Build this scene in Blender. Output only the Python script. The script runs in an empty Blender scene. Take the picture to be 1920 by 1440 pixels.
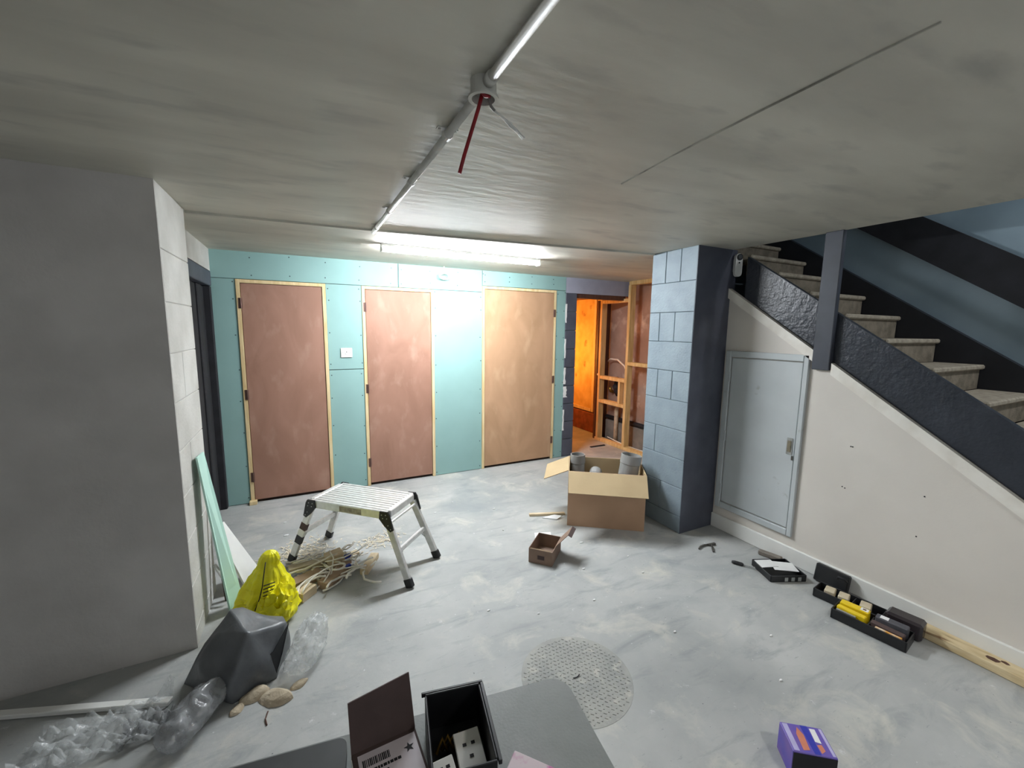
import bpy, bmesh, math, random
from mathutils import Vector, Matrix, noise
random.seed(7)
scn = bpy.context.scene
C = scn.collection

# ------------------------------------------------------------------ camera
FPX = 779.67
fw = Vector((0.44663893, 0.88499183, -0.13154136))
rt = Vector((0.89342568, -0.44903702, 0.01250249))
up = Vector((0.04800234, 0.12310653, 0.99123184))
cd = bpy.data.cameras.new('camera'); cam = bpy.data.objects.new('camera', cd); C.objects.link(cam)
cd.sensor_fit = 'HORIZONTAL'; cd.sensor_width = 36; cd.lens = 36 * FPX / 1920
cd.clip_start = 0.02; cd.clip_end = 60
cam.matrix_world = Matrix(((rt.x, up.x, -fw.x, 0), (rt.y, up.y, -fw.y, 0), (rt.z, up.z, -fw.z, 1.6372), (0, 0, 0, 1)))
scn.camera = cam

# ------------------------------------------------------------------ world, exposure
w = bpy.data.worlds.new('world'); scn.world = w; w.use_nodes = True
w.node_tree.nodes['Background'].inputs[0].default_value = (0.5, 0.53, 0.56, 1)
w.node_tree.nodes['Background'].inputs[1].default_value = 0.42
vs = scn.view_settings
vs.view_transform = 'Standard'; vs.look = 'None'; vs.gamma = 1.0; vs.exposure = 1.2
vs.use_curve_mapping = False
TUBE = 140.0        # strength of the ceiling batten
FILL = 5.0        # watts of the added fill lamp over the viewer
STAIR = 9.0       # watts of the lamp added over the stairs
WORK = 18.0        # watts of the orange work light in the back room

H = 2.274          # ceiling height
YB = 4.37          # back wall
XR = 3.056         # right wall
RZ = math.atan2(rt.y, rt.x)

# ------------------------------------------------------------------ materials
def srgb(r, g, b):
    f = lambda c: (c / 255) / 12.92 if c <= 10 else (((c / 255) + .055) / 1.055) ** 2.4
    return (f(r), f(g), f(b), 1)
MATS = {}
def mat(name, c1, c2=None, scale=6.0, rough=.7, metal=0.0, bump=0.0, bscale=None, stretch=(1, 1, 1), detail=5, lo=.35, hi=.65,
        c3=None, scale3=30, lo3=.62, hi3=.7, spec=.5, coat=0, distort=0):
    if name in MATS: return MATS[name]
    m = bpy.data.materials.new(name); m.use_nodes = True; nt = m.node_tree; N = nt.nodes; L = nt.links
    b = N['Principled BSDF']; b.inputs['Roughness'].default_value = rough; b.inputs['Metallic'].default_value = metal
    b.inputs['Specular IOR Level'].default_value = spec
    b.inputs['Coat Weight'].default_value = coat
    tc = N.new('ShaderNodeTexCoord'); mp = N.new('ShaderNodeMapping'); mp.inputs['Scale'].default_value = stretch
    L.new(tc.outputs['Object'], mp.inputs[0])
    c2 = c2 or tuple(x * .85 for x in c1[:3]) + (1,)
    n = N.new('ShaderNodeTexNoise'); n.inputs['Scale'].default_value = scale; n.inputs['Detail'].default_value = detail
    n.inputs['Distortion'].default_value = distort
    L.new(mp.outputs[0], n.inputs['Vector'])
    mr = N.new('ShaderNodeMapRange'); mr.inputs[1].default_value = lo; mr.inputs[2].default_value = hi
    L.new(n.outputs[0], mr.inputs[0])
    mx = N.new('ShaderNodeMix'); mx.data_type = 'RGBA'; L.new(mr.outputs[0], mx.inputs[0])
    mx.inputs[6].default_value = c1; mx.inputs[7].default_value = c2
    out = mx.outputs[2]
    if c3:
        n3 = N.new('ShaderNodeTexNoise'); n3.inputs['Scale'].default_value = scale3; n3.inputs['Detail'].default_value = 6
        L.new(mp.outputs[0], n3.inputs['Vector'])
        m3 = N.new('ShaderNodeMapRange'); m3.inputs[1].default_value = lo3; m3.inputs[2].default_value = hi3; L.new(n3.outputs[0], m3.inputs[0])
        x3 = N.new('ShaderNodeMix'); x3.data_type = 'RGBA'; L.new(m3.outputs[0], x3.inputs[0]); L.new(out, x3.inputs[6]); x3.inputs[7].default_value = c3
        out = x3.outputs[2]
    L.new(out, b.inputs['Base Color'])
    if bump:
        nb = N.new('ShaderNodeTexNoise'); nb.inputs['Scale'].default_value = bscale or scale * 3; nb.inputs['Detail'].default_value = 6
        L.new(mp.outputs[0], nb.inputs['Vector'])
        bp = N.new('ShaderNodeBump'); bp.inputs['Strength'].default_value = bump; bp.inputs['Distance'].default_value = .01
        L.new(nb.outputs[0], bp.inputs['Height']); L.new(bp.outputs[0], b.inputs['Normal'])
    MATS[name] = m
    return m
def emit(name, col, s):
    m = bpy.data.materials.new(name); m.use_nodes = True; b = m.node_tree.nodes['Principled BSDF']
    b.inputs['Base Color'].default_value = (.8, .8, .8, 1)
    b.inputs['Emission Color'].default_value = col; b.inputs['Emission Strength'].default_value = s
    MATS[name] = m; return m
def clear(name, tint, solid=.3, rough=.15, bump=.4):
    m = bpy.data.materials.new(name); m.use_nodes = True; nt = m.node_tree; N = nt.nodes; L = nt.links
    b = N['Principled BSDF']; b.inputs['Base Color'].default_value = tint; b.inputs['Roughness'].default_value = rough
    t = N.new('ShaderNodeBsdfTransparent'); mx = N.new('ShaderNodeMixShader')
    nz = N.new('ShaderNodeTexNoise'); nz.inputs['Scale'].default_value = 22; nz.inputs['Detail'].default_value = 4
    tc = N.new('ShaderNodeTexCoord'); L.new(tc.outputs['Object'], nz.inputs['Vector'])
    mr = N.new('ShaderNodeMapRange'); mr.inputs[1].default_value = .3; mr.inputs[2].default_value = .75
    mr.inputs[3].default_value = solid * .6; mr.inputs[4].default_value = min(1, solid * 1.7); L.new(nz.outputs[0], mr.inputs[0])
    bp = N.new('ShaderNodeBump'); bp.inputs['Strength'].default_value = bump; bp.inputs['Distance'].default_value = .02
    L.new(nz.outputs[0], bp.inputs['Height']); L.new(bp.outputs[0], b.inputs['Normal'])
    L.new(mr.outputs[0], mx.inputs[0]); L.new(t.outputs[0], mx.inputs[1]); L.new(b.outputs[0], mx.inputs[2])
    L.new(mx.outputs[0], N['Material Output'].inputs[0]); MATS[name] = m; return m

ceil_m = mat('painted_plaster_ceiling', srgb(203, 200, 188), srgb(184, 181, 170), scale=1.4, rough=.55, bump=.12, bscale=7, stretch=(1, 3, 1), c3=srgb(170, 168, 160), scale3=3, lo3=.55, hi3=.75)
white_m = mat('white_block_paint', srgb(205, 203, 198), srgb(188, 186, 180), scale=5, rough=.8, bump=.25, bscale=60)
grime_m = mat('grey_render', srgb(206, 202, 198), srgb(190, 186, 182), scale=3, rough=.85, bump=.2, bscale=40)
right_m = mat('cream_wall_paint', srgb(224, 218, 210), srgb(216, 210, 202), scale=2.5, rough=.7, bump=.05, bscale=80)
coping_m = mat('cream_trim_paint', srgb(240, 236, 228), srgb(226, 220, 210), scale=9, rough=.6, bump=.1)
skirt_m = mat('white_gloss_skirting', srgb(238, 238, 234), srgb(230, 230, 226), scale=4, rough=.45)
dark_m = mat('dark_slate_paint', srgb(84, 87, 99), srgb(72, 75, 87), scale=6, rough=.5, bump=.1, bscale=60)
stairdark_m = mat('dark_stair_paint', srgb(58, 62, 71), srgb(48, 52, 60), scale=6, rough=.3, bump=.38, bscale=38)
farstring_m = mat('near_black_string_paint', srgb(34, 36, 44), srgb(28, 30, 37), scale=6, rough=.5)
gloss_dark_m = mat('dark_gloss_paint', srgb(44, 48, 56), srgb(36, 40, 46), scale=8, rough=.28, bump=.5, bscale=45)
wallblue_m = mat('blue_grey_stairwell_paint', srgb(148, 166, 176), srgb(134, 152, 162), scale=3, rough=.6, bump=.1, bscale=30)
pierlight_m = mat('pale_blue_grey_block_paint', srgb(140, 154, 163), srgb(128, 142, 152), scale=6, rough=.6, bump=.25, bscale=70)
mortar_m = mat('blue_grey_mortar', srgb(96, 106, 114), scale=20, rough=.9)  # blue-grey joint colour for the jamb and the pier
teal_m = mat('moisture_plasterboard', srgb(140, 174, 170), srgb(135, 168, 164), scale=3, rough=.8)
tealpaper_m = mat('plasterboard_offcut_paper', srgb(190, 226, 214), srgb(182, 218, 206), scale=4, rough=.8)
ply_m = mat('reddish_plywood_skin', srgb(162, 122, 104), srgb(142, 104, 86), scale=2.2, rough=.7, stretch=(1.6, 1.6, .8), detail=8, lo=.3, hi=.7, c3=srgb(176, 142, 124), scale3=5, lo3=.55, hi3=.85, distort=1.2)
ply2_m = mat('tan_plywood_skin', srgb(186, 148, 116), srgb(166, 130, 98), scale=2.0, rough=.7, stretch=(1.6, 1.6, .8), detail=8, lo=.3, hi=.7, c3=srgb(196, 164, 132), scale3=4, lo3=.55, hi3=.85, distort=1.2)
pine_m = mat('pale_pine', srgb(226, 204, 160), srgb(206, 178, 128), scale=5, rough=.7, stretch=(6, 6, .7), detail=6)
stud_m = mat('sawn_stud_pine', srgb(228, 196, 140), srgb(206, 168, 108), scale=5, rough=.75, stretch=(6, 6, .7), detail=6)
pinex_m = mat('sawn_pine_flat', srgb(222, 204, 174), srgb(200, 180, 146), scale=7, rough=.75, stretch=(1, 5, 5), detail=6)
hinge_m = mat('bronzed_hinge_steel', srgb(120, 92, 84), scale=30, rough=.45, metal=.6)
paintpipe_m = mat('painted_conduit', srgb(206, 205, 198), srgb(186, 185, 178), scale=14, rough=.45)
steel_m = mat('galvanised_steel', srgb(190, 192, 190), srgb(165, 168, 167), scale=20, rough=.4, metal=.6)
alu_m = mat('brushed_aluminium', srgb(232, 232, 230), srgb(214, 214, 212), scale=30, rough=.4, metal=.5)
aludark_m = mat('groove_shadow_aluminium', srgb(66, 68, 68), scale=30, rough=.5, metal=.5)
black_m = mat('black_plastic', srgb(30, 31, 34), srgb(24, 25, 28), scale=20, rough=.45)
blackmat_m = mat('matt_black', srgb(24, 24, 28), srgb(34, 34, 40), scale=9, rough=.8)
darkvoid_m = mat('unlit_timber_backing', srgb(60, 44, 38), scale=9, rough=.9)
card_m = mat('kraft_cardboard', srgb(186, 152, 124), srgb(176, 142, 114), scale=3, rough=.85, bump=.06, bscale=90)
cardin_m = mat('kraft_cardboard_inside', srgb(182, 160, 124), srgb(172, 150, 115), scale=4, rough=.85, bump=.06, bscale=60)
browncard_m = mat('brown_carton', srgb(142, 118, 102), srgb(126, 104, 90), scale=8, rough=.85)
darkcard_m = mat('dark_brown_carton', srgb(84, 68, 66), srgb(72, 58, 56), scale=8, rough=.85)
greypipe_m = mat('grey_pvc', srgb(156, 156, 154), srgb(146, 146, 144), scale=5, rough=.4)
whitepl_m = mat('white_plastic', srgb(228, 228, 224), srgb(220, 220, 216), scale=10, rough=.35)
wirewhite_m = mat('pale_cable_sheath', srgb(240, 236, 226), srgb(222, 216, 204), scale=20, rough=.55)
red_m = mat('red_cable_sheath', srgb(150, 22, 34), srgb(122, 16, 28), scale=30, rough=.45)
greycable_m = mat('grey_cable_sheath', srgb(120, 118, 112), scale=20, rough=.5)
blue_m = mat('blue_plastic', srgb(40, 62, 160), srgb(34, 52, 140), scale=20, rough=.4)
yellow_m = mat('yellow_plastic', srgb(238, 208, 30), srgb(224, 190, 22), scale=12, rough=.4)
bracket_m = mat('brown_stained_timber', srgb(92, 58, 44), srgb(72, 44, 34), scale=8, rough=.6, stretch=(5, 5, .7))
brownwall_m = mat('bare_brown_plaster', srgb(186, 158, 142), srgb(152, 124, 110), scale=2.2, rough=.85, detail=8, bump=.3, bscale=14, c3=srgb(214, 192, 176), scale3=3.2, lo3=.56, hi3=.68)
lowwall_m = mat('grey_block_base', srgb(140, 134, 126), srgb(112, 108, 102), scale=6, rough=.9, bump=.3, bscale=30)
lintel_m = mat('blue_lit_skim_lintel', srgb(168, 170, 186), srgb(156, 158, 174), scale=4, rough=.8)  # whitish skim with the bluish light on it put into the colour
rubble_m = mat('beige_plaster_rubble', srgb(206, 192, 168), srgb(176, 160, 136), scale=18, rough=.9, bump=.5, bscale=40)
greyplast_m = mat('grey_table_plastic', srgb(134, 138, 136), srgb(126, 130, 128), scale=12, rough=.5, bump=.08, bscale=160)
hatch_m = mat('pale_grey_enamel', srgb(198, 204, 206), srgb(186, 192, 194), scale=2.5, rough=.4, c3=srgb(150, 152, 146), scale3=9, lo3=.68, hi3=.8)
brass_m = mat('brass_fitting', srgb(176, 142, 62), srgb(120, 92, 36), scale=20, rough=.4, metal=.7)
carpet_m = mat('beige_stair_tread', srgb(178, 168, 150), srgb(150, 140, 124), scale=30, rough=.9, bump=.4, bscale=160)
riser_m = mat('shaded_beige_riser', srgb(140, 130, 114), srgb(112, 104, 90), scale=18, rough=.9, bump=.3, bscale=90)  # darker than the treads: the risers' shade is put into the colour
paper_m = mat('white_paper', srgb(236, 236, 234), srgb(226, 226, 226), scale=6, rough=.7)
pink_m = mat('pink_printed_card', srgb(216, 200, 206), srgb(198, 120, 170), scale=22, rough=.6, lo=.54, hi=.66)
clear_m = clear('clear_polythene', (.8, .83, .83, 1), .28)
cleargrey_m = clear('smoky_polythene', (.35, .36, .37, 1), .5)
greybag_m = mat('grey_rubble_sack_film', srgb(112, 115, 118), srgb(84, 87, 91), scale=5, rough=.36, bump=.5, bscale=13)

def floor_material():
    m = bpy.data.materials.new('grey_concrete_screed'); m.use_nodes = True; nt = m.node_tree; N = nt.nodes; L = nt.links
    b = N['Principled BSDF']; b.inputs['Roughness'].default_value = .62
    tc = N.new('ShaderNodeTexCoord')
    def nz(sc, det, lo, hi, vec=None, rough=.6, dist=0):
        n = N.new('ShaderNodeTexNoise'); n.inputs['Scale'].default_value = sc; n.inputs['Detail'].default_value = det
        n.inputs['Roughness'].default_value = rough; n.inputs['Distortion'].default_value = dist
        L.new(vec or tc.outputs['Object'], n.inputs['Vector'])
        r = N.new('ShaderNodeMapRange'); r.inputs[1].default_value = lo; r.inputs[2].default_value = hi; L.new(n.outputs[0], r.inputs[0])
        return r.outputs[0]
    def mixc(f, a, c):
        x = N.new('ShaderNodeMix'); x.data_type = 'RGBA'; L.new(f, x.inputs[0])
        if isinstance(a, tuple): x.inputs[6].default_value = a
        else: L.new(a, x.inputs[6])
        x.inputs[7].default_value = c
        return x.outputs[2]
    c = mixc(nz(1.3, 6, .35, .7), srgb(180, 181, 179), srgb(150, 153, 152))
    mp = N.new('ShaderNodeMapping'); mp.inputs['Rotation'].default_value = (0, 0, .7); mp.inputs['Scale'].default_value = (1, 3.5, 1); L.new(tc.outputs['Object'], mp.inputs[0])
    c = mixc(nz(2.6, 8, .52, .78, mp.outputs[0], .65, .6), c, srgb(134, 139, 140))
    c = mixc(nz(3.4, 7, .54, .74, None, .65, .5), c, srgb(196, 194, 184))
    c = mixc(nz(.9, 5, .56, .72, None, .6, .8), c, srgb(142, 148, 149))
    c = mixc(nz(34, 3, .7, .76), c, srgb(206, 208, 208))
    c = mixc(nz(9, 8, .63, .72, None, .75), c, srgb(208, 210, 210))
    c = mixc(nz(16, 6, .62, .76, mp.outputs[0], .7), c, srgb(128, 132, 132))
    c = mixc(nz(60, 2, .72, .78), c, srgb(92, 96, 98))
    L.new(c, b.inputs['Base Color'])
    n = N.new('ShaderNodeTexNoise'); n.inputs['Scale'].default_value = 40; n.inputs['Detail'].default_value = 8; L.new(tc.outputs['Object'], n.inputs['Vector'])
    bp = N.new('ShaderNodeBump'); bp.inputs['Strength'].default_value = .12; bp.inputs['Distance'].default_value = .01
    L.new(n.outputs[0], bp.inputs['Height']); L.new(bp.outputs[0], b.inputs['Normal'])
    return m
floor_m = floor_material()

# ------------------------------------------------------------------ mesh helpers
class B:
    def __init__(s): s.bm = bmesh.new()
    def box(s, x0, x1, y0, y1, z0, z1, bev=0, M=None, seg=1):
        v = [s.bm.verts.new(p) for p in ((x0, y0, z0), (x1, y0, z0), (x1, y1, z0), (x0, y1, z0), (x0, y0, z1), (x1, y0, z1), (x1, y1, z1), (x0, y1, z1))]
        fs = [s.bm.faces.new([v[i] for i in q]) for q in ((3, 2, 1, 0), (4, 5, 6, 7), (0, 1, 5, 4), (1, 2, 6, 5), (2, 3, 7, 6), (3, 0, 4, 7))]
        if M: bmesh.ops.transform(s.bm, matrix=M, verts=v)
        if bev:
            es = list({e for f in fs for e in f.edges})
            bmesh.ops.bevel(s.bm, geom=es, offset=bev, segments=seg, affect='EDGES', profile=.5)
        return s
    def beam(s, p, q, wd, th, bev=0, side=None):
        p = Vector(p); q = Vector(q); z = (q - p); l = z.length; z.normalize()
        x = Vector(side) if side else (Vector((0, 0, 1)).cross(z) if abs(z.z) < .95 else Vector((1, 0, 0)))
        x = (x - z * x.dot(z)).normalized(); y = z.cross(x)
        M = Matrix(((x.x, y.x, z.x, p.x), (x.y, y.y, z.y, p.y), (x.z, y.z, z.z, p.z), (0, 0, 0, 1)))
        return s.box(-wd / 2, wd / 2, -th / 2, th / 2, 0, l, bev, M)
    def tube(s, pts, r, n=8, cap=True):
        pts = [Vector(p) for p in pts]; rings = []
        rs = r if isinstance(r, (list, tuple)) else [r] * len(pts)
        prev = None
        for i, p in enumerate(pts):
            t = (pts[min(i + 1, len(pts) - 1)] - pts[max(i - 1, 0)]).normalized()
            if prev is None:
                a = Vector((0, 0, 1)) if abs(t.z) < .9 else Vector((1, 0, 0))
            else: a = prev
            u = (a - t * a.dot(t)).normalized(); v = t.cross(u); prev = u
            rings.append([s.bm.verts.new(p + (u * math.cos(k * 2 * math.pi / n) + v * math.sin(k * 2 * math.pi / n)) * rs[i]) for k in range(n)])
        for a, b in zip(rings, rings[1:]):
            for k in range(n): s.bm.faces.new((a[k], a[(k + 1) % n], b[(k + 1) % n], b[k]))
        if cap:
            s.bm.faces.new(rings[0][::-1]); s.bm.faces.new(rings[-1])
        return s
    def lathe(s, prof, n=20, c=(0, 0, 0), M=None, closed=False):
        rings = []; vs_ = []
        for r, z in prof:
            ring = [s.bm.verts.new((c[0] + r * math.cos(k * 2 * math.pi / n), c[1] + r * math.sin(k * 2 * math.pi / n), c[2] + z)) for k in range(n)]
            rings.append(ring); vs_ += ring
        pr = list(zip(rings, rings[1:])) + ([(rings[-1], rings[0])] if closed else [])
        for a, b in pr:
            for k in range(n): s.bm.faces.new((a[k], a[(k + 1) % n], b[(k + 1) % n], b[k]))
        if not closed:
            s.bm.faces.new(rings[0][::-1]); s.bm.faces.new(rings[-1])
        if M: bmesh.ops.transform(s.bm, matrix=M, verts=vs_)
        return s
    def prism(s, poly, f0, f1):
        # poly: 2D list; f0/f1 map a 2D point to 3D for the two ends
        a = [s.bm.verts.new(f0(*p)) for p in poly]; b = [s.bm.verts.new(f1(*p)) for p in poly]; n = len(poly)
        s.bm.faces.new(a[::-1]); s.bm.faces.new(b)
        for i in range(n): s.bm.faces.new((a[i], a[(i + 1) % n], b[(i + 1) % n], b[i]))
        return s
    def sheet(s, c, th):
        # thin panel from corner quad c with thickness th
        c = [Vector(p) for p in c]; nrm = (c[1] - c[0]).cross(c[-1] - c[0]).normalized() * th
        a = [s.bm.verts.new(p) for p in c]; b = [s.bm.verts.new(p + nrm) for p in c]; n = len(c)
        s.bm.faces.new(a[::-1]); s.bm.faces.new(b)
        for i in range(n): s.bm.faces.new((a[i], a[(i + 1) % n], b[(i + 1) % n], b[i]))
        return s
    def blob(s, fn, nu=40, nv=22):
        # closed surface from fn(u in 0..1 round, v in 0..1 bottom to top)
        rings = [[s.bm.verts.new(fn(i / nu, j / nv)) for i in range(nu)] for j in range(1, nv)]
        b = s.bm.verts.new(fn(0, 0)); t = s.bm.verts.new(fn(0, 1))
        for a, c in zip(rings, rings[1:]):
            for k in range(nu): s.bm.faces.new((a[k], a[(k + 1) % nu], c[(k + 1) % nu], c[k]))
        for k in range(nu):
            s.bm.faces.new((b, rings[0][(k + 1) % nu], rings[0][k])); s.bm.faces.new((rings[-1][k], rings[-1][(k + 1) % nu], t))
        return s
def done(name, b, m, parent=None, smooth=False):
    bmesh.ops.recalc_face_normals(b.bm, faces=b.bm.faces[:])
    me = bpy.data.meshes.new(name); b.bm.to_mesh(me); b.bm.free()
    me.materials.append(m if not isinstance(m, str) else MATS[m])
    if smooth:
        for p in me.polygons: p.use_smooth = True
    o = bpy.data.objects.new(name, me); C.objects.link(o)
    if parent: o.parent = parent
    return o
def tag(o, label=None, cat=None, group=None, kind=None):
    if label: o['label'] = label
    if cat: o['category'] = cat
    if group: o['group'] = group
    if kind: o['kind'] = kind
    return o
def thing(name, label, cat, loc=(0, 0, 0), rz=0, group=None):
    o = bpy.data.objects.new(name, None); o.empty_display_size = .1; C.objects.link(o)
    o.location = loc; o.rotation_euler = (0, 0, rz)
    return tag(o, label, cat, group)
def bx(name, m, parent, *a, bev=0, smooth=False, M=None): return done(name, B().box(*a, bev=bev, M=M), m, parent, smooth)
def arc(p, q, sag, n=8, axis=(0, 0, -1)):
    p = Vector(p); q = Vector(q); a = Vector(axis)
    return [p.lerp(q, i / n) + a * sag * 4 * (i / n) * (1 - i / n) for i in range(n + 1)]
def mesh_copy(o, parent=None):
    c = o.copy(); C.objects.link(c); c.parent = parent; return c

# ================================================================== SETTING
fl = tag(done('floor', B().box(-2.7, 4.3, -2.6, 7.0, -.1, 0), floor_m), 'bare grey concrete floor with pale dust and scuffs', 'floor', kind='structure')
b = B(); b.box(-2.7, XR, -2.6, 2.69, H + .001, H + .16); b.box(-2.7, 4.3, 2.69, 7.0, H + .001, H + .16)
def sag(x, y):      # invented bulge to catch lamplight as a bright band, plus slight unevenness
    dx, dy = x - .577, y - 3.394
    t = -.763 * dx - .646 * dy; s = .646 * dx - .763 * dy
    sm = lambda v, a, c: (lambda q: q * q * (3 - 2 * q))(min(1, max(0, (v - a) / (c - a))))
    A = .012 * sm(t, .1, .9) * (1 - sm(x, .05, .38)); q = min(1, max(0, s / .5))
    return A * (1 - (1 - q) ** 2) * (1 - sm(s, .5, 2.4)) + .0016 * (1 + noise.noise(Vector((x * 1.3, y * 2.2, 3)))) * sm(x, -2.6, -2.3)
def ceiling_grid(b, x0, x1, y0, y1, st):
    nx, ny = max(1, round((x1 - x0) / st)), max(1, round((y1 - y0) / st))
    g = [[b.bm.verts.new((x0 + (x1 - x0) * i / nx, y0 + (y1 - y0) * j / ny, H - sag(x0 + (x1 - x0) * i / nx, y0 + (y1 - y0) * j / ny))) for j in range(ny + 1)] for i in range(nx + 1)]
    for i in range(nx):
        for j in range(ny): b.bm.faces.new((g[i][j], g[i][j + 1], g[i + 1][j + 1], g[i + 1][j])).smooth = True
ceiling_grid(b, -2.7, XR, -2.6, 2.69, .05); ceiling_grid(b, -2.7, XR, 2.69, 4.5, .05); ceiling_grid(b, XR, 4.3, 2.69, 7.0, .3)
tag(done('ceiling', b, ceil_m), 'low painted plaster ceiling, grey and streaky', 'ceiling', kind='structure')
# seams and cracks on the ceiling
def strip(name, pts, wd, th, m, label):
    b = B()
    for p, q in zip(pts, pts[1:]): b.beam((p[0], p[1], H - th / 2 + .001), (q[0], q[1], H - th / 2 + .001), wd, th, side=(-(q[1] - p[1]), q[0] - p[0], 0))
    return tag(done(name, b, m), label, 'ceiling trim', kind='structure')
strip('trim_1', [(-.55, 3.02), (.42, 2.955), (1.5, 2.82), (2.66, 2.675)], .03, .016, ceil_m, 'thin plaster bead running across the ceiling before the batten lamp')
crackm = mat('dusty_crack_filler', srgb(120, 118, 110), srgb(178, 175, 165), scale=7, rough=.9)
strip('trim_2', [(1.20, .45), (1.205, .62), (1.215, .82), (1.24, 1.18), (1.28, 1.5)], .004, .007, crackm, 'long dark crack line in the ceiling right of the conduit')

# ---- back wall: dark backing, plasterboards, doors, blocks, lintel
wb = tag(done('wall_back', B().box(-.75, 3.10, YB + .03, YB + .13, 0, H), darkvoid_m), 'back partition clad in turquoise plasterboard around three plywood doors', 'wall', kind='structure')
D = [(-.4907, .2219, 2.035), (.5435, 1.2634, 2.035), (1.8193, 2.7939, 2.105)]
boards = [(-.70, .90, 2.04, H), (.904, 1.8193, 2.04, H), (1.8223, 2.935, 2.11, H), (-.70, -.4907, 0.004, 2.036), (.2219, .5435, .004, 1.217), (.2219, .5435, 1.223, 2.036),
          (1.2634, 1.8193, .004, 2.036), (2.7939, 2.935, .004, 2.106)]
screw_m = mat('dark_screw_head', srgb(58, 78, 78), scale=30, rough=.5)
for x0, x1, z0, z1 in boards:
    o = bx('plasterboard', teal_m, wb, x0 + .001, x1 - .001, YB, YB + .03, z0, z1, bev=.002)
    b = B()
    zs = [z0 + .05 + k * .3 for k in range(int((z1 - z0 - .06) / .3) + 1)] + [z1 - .04]
    xs = [x0 + .02, x1 - .02] if x1 - x0 < .6 else [x0 + .03 + k * .3 for k in range(int((x1 - x0) / .3) + 1)]
    for z in zs:
        for x in xs:
            xx = x + random.uniform(-.006, .006); zz = z + random.uniform(-.02, .02)
            b.lathe([(.0062, 0), (.0062, .002)], 6, M=Matrix.Translation((xx, YB, zz)) @ Matrix.Rotation(math.pi / 2, 4, 'X'))
    s = done('screw', b, screw_m, o); s['kind'] = 'stuff'
# dark painted block jamb right of the boards
bx('mortar_core', mortar_m, wb, 2.936, 3.095, YB + .006, YB + .03, 0, 2.085)
z = 0
for k in range(9):
    z1 = min(z + .23, 2.085)
    bx('block', dark_m, wb, 2.937, 3.10, YB - .004, YB + .02, z + .003, z1 - .003, bev=.004); z = z1 + .002
b = B()
for z0, z1, wd in ((1.72, 1.95, .012), (1.28, 1.52, .010), (.95, 1.16, .02), (.78, .92, .05), (.35, .62, .014)):
    pl = [(2.930 + random.uniform(-.004, .004), z0 + (z1 - z0) * i / 6) for i in range(7)] + [(2.94 + wd * random.uniform(.5, 1.2), z1 - (z1 - z0) * i / 6) for i in range(7)]
    b.prism(pl, lambda x, z: (x, YB - .004, z), lambda x, z: (x, YB - .009, z))
done('plaster_smear', b, paper_m, wb)['kind'] = 'stuff'
bx('lintel', lintel_m, wb, 2.937, 3.97, YB, YB + .12, 2.085, H, bev=.002)
bx('header_board', bracket_m, wb, 3.10, 3.90, YB + .02, YB + .10, 2.03, 2.085)
bx('jamb_return', dark_m, wb, 3.092, 3.103, YB + .02, YB + .13, 0, 2.03)

def plank_door(n, x0, x1, zt, m, hinge_left, label, ajar):
    d = tag(bx('door_%d' % n, m, None, x0 + .034, x1 - .034, YB + .0 - ajar, YB + .028 - ajar, .028, zt - .034, bev=.002), label, 'door', kind='structure')
    for a, c in ((x0, x0 + .03), (x1 - .03, x1)): bx('door_jamb', pine_m, d, a, c, YB - .010, YB + .028, 0, zt, bev=.002)
    bx('door_head', pine_m, d, x0 + .03, x1 - .03, YB - .010, YB + .028, zt - .03, zt, bev=.002)
    hx = x0 + .026 if hinge_left else x1 - .026
    for z in (1.83, 1.02, .25):
        h = done('hinge', B().tube([(hx + (.006 if hinge_left else -.006), YB - .016, z - .045), (hx + (.006 if hinge_left else -.006), YB - .016, z + .045)], .006, 8).box(hx - .014, hx + .016, YB - .0125, YB - .010, z - .045, z + .045), hinge_m, d)
    return d
plank_door(1, *D[0], ply_m, True, 'leftmost reddish plywood door in pale pine frame', .002)
plank_door(2, *D[1], ply_m, True, 'middle reddish plywood door beside the white switch plate', .002)
plank_door(3, *D[2], ply2_m, False, 'widest tan plywood door, nearest the open doorway', .006)
bx('floor_block', pine_m, bpy.data.objects['door_1'], -.50, -.44, YB - .06, YB - .012, .001, .035, bev=.002)

# ---- left pier of white blocks, its long shaded face, recess with dark door
wl = tag(done('wall_left', B().box(-2.6, -.556, 2.446, 2.96, 0, H), grime_m), 'shaded grey block wall filling the left side', 'wall', kind='structure')
bx('render_face', grime_m, wl, -2.6, -.5505, 2.4385, 2.446, 0, H)
zs = [0, .095, .33, .57, .80, 1.03, 1.265, 1.50, 1.74, 1.98, H]
for k, (z0, z1) in enumerate(zip(zs, zs[1:])):
    ys = [2.4465, 2.968]
    if k % 2 == 0: ys = [2.4465, 2.66, 2.968]
    if k >= 7: ys = [2.4465, 2.968]
    for y0, y1 in zip(ys, ys[1:]): bx('block', white_m, wl, -.585, -.5501, y0 + .001, y1 - .001, z0 + .0015, z1 - .0015, bev=.003)
wr = tag(done('wall_recess', B().box(-1.0, -.66, 2.96, 3.20, 0, H).box(-1.0, -.665, 3.20, YB + .03, 2.09, H), white_m), 'recessed white wall and header above the dark doorway', 'wall', kind='structure')
d4 = tag(bx('door_4', blackmat_m, None, -.95, -.74, 3.205, 4.34, 0.01, 2.0), 'dark boarded doorway in the left recess', 'door', kind='structure')
for k in range(7):
    y0 = 3.26 + k * .152
    bx('board', blackmat_m, d4, -.74, -.715 + (k % 2) * .012, y0 + .004, y0 + .146, .012, 1.96, bev=.006)
bx('frame_head', dark_m, d4, -.74, -.662, 3.205, 4.366, 1.965, 2.086, bev=.006)
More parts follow.
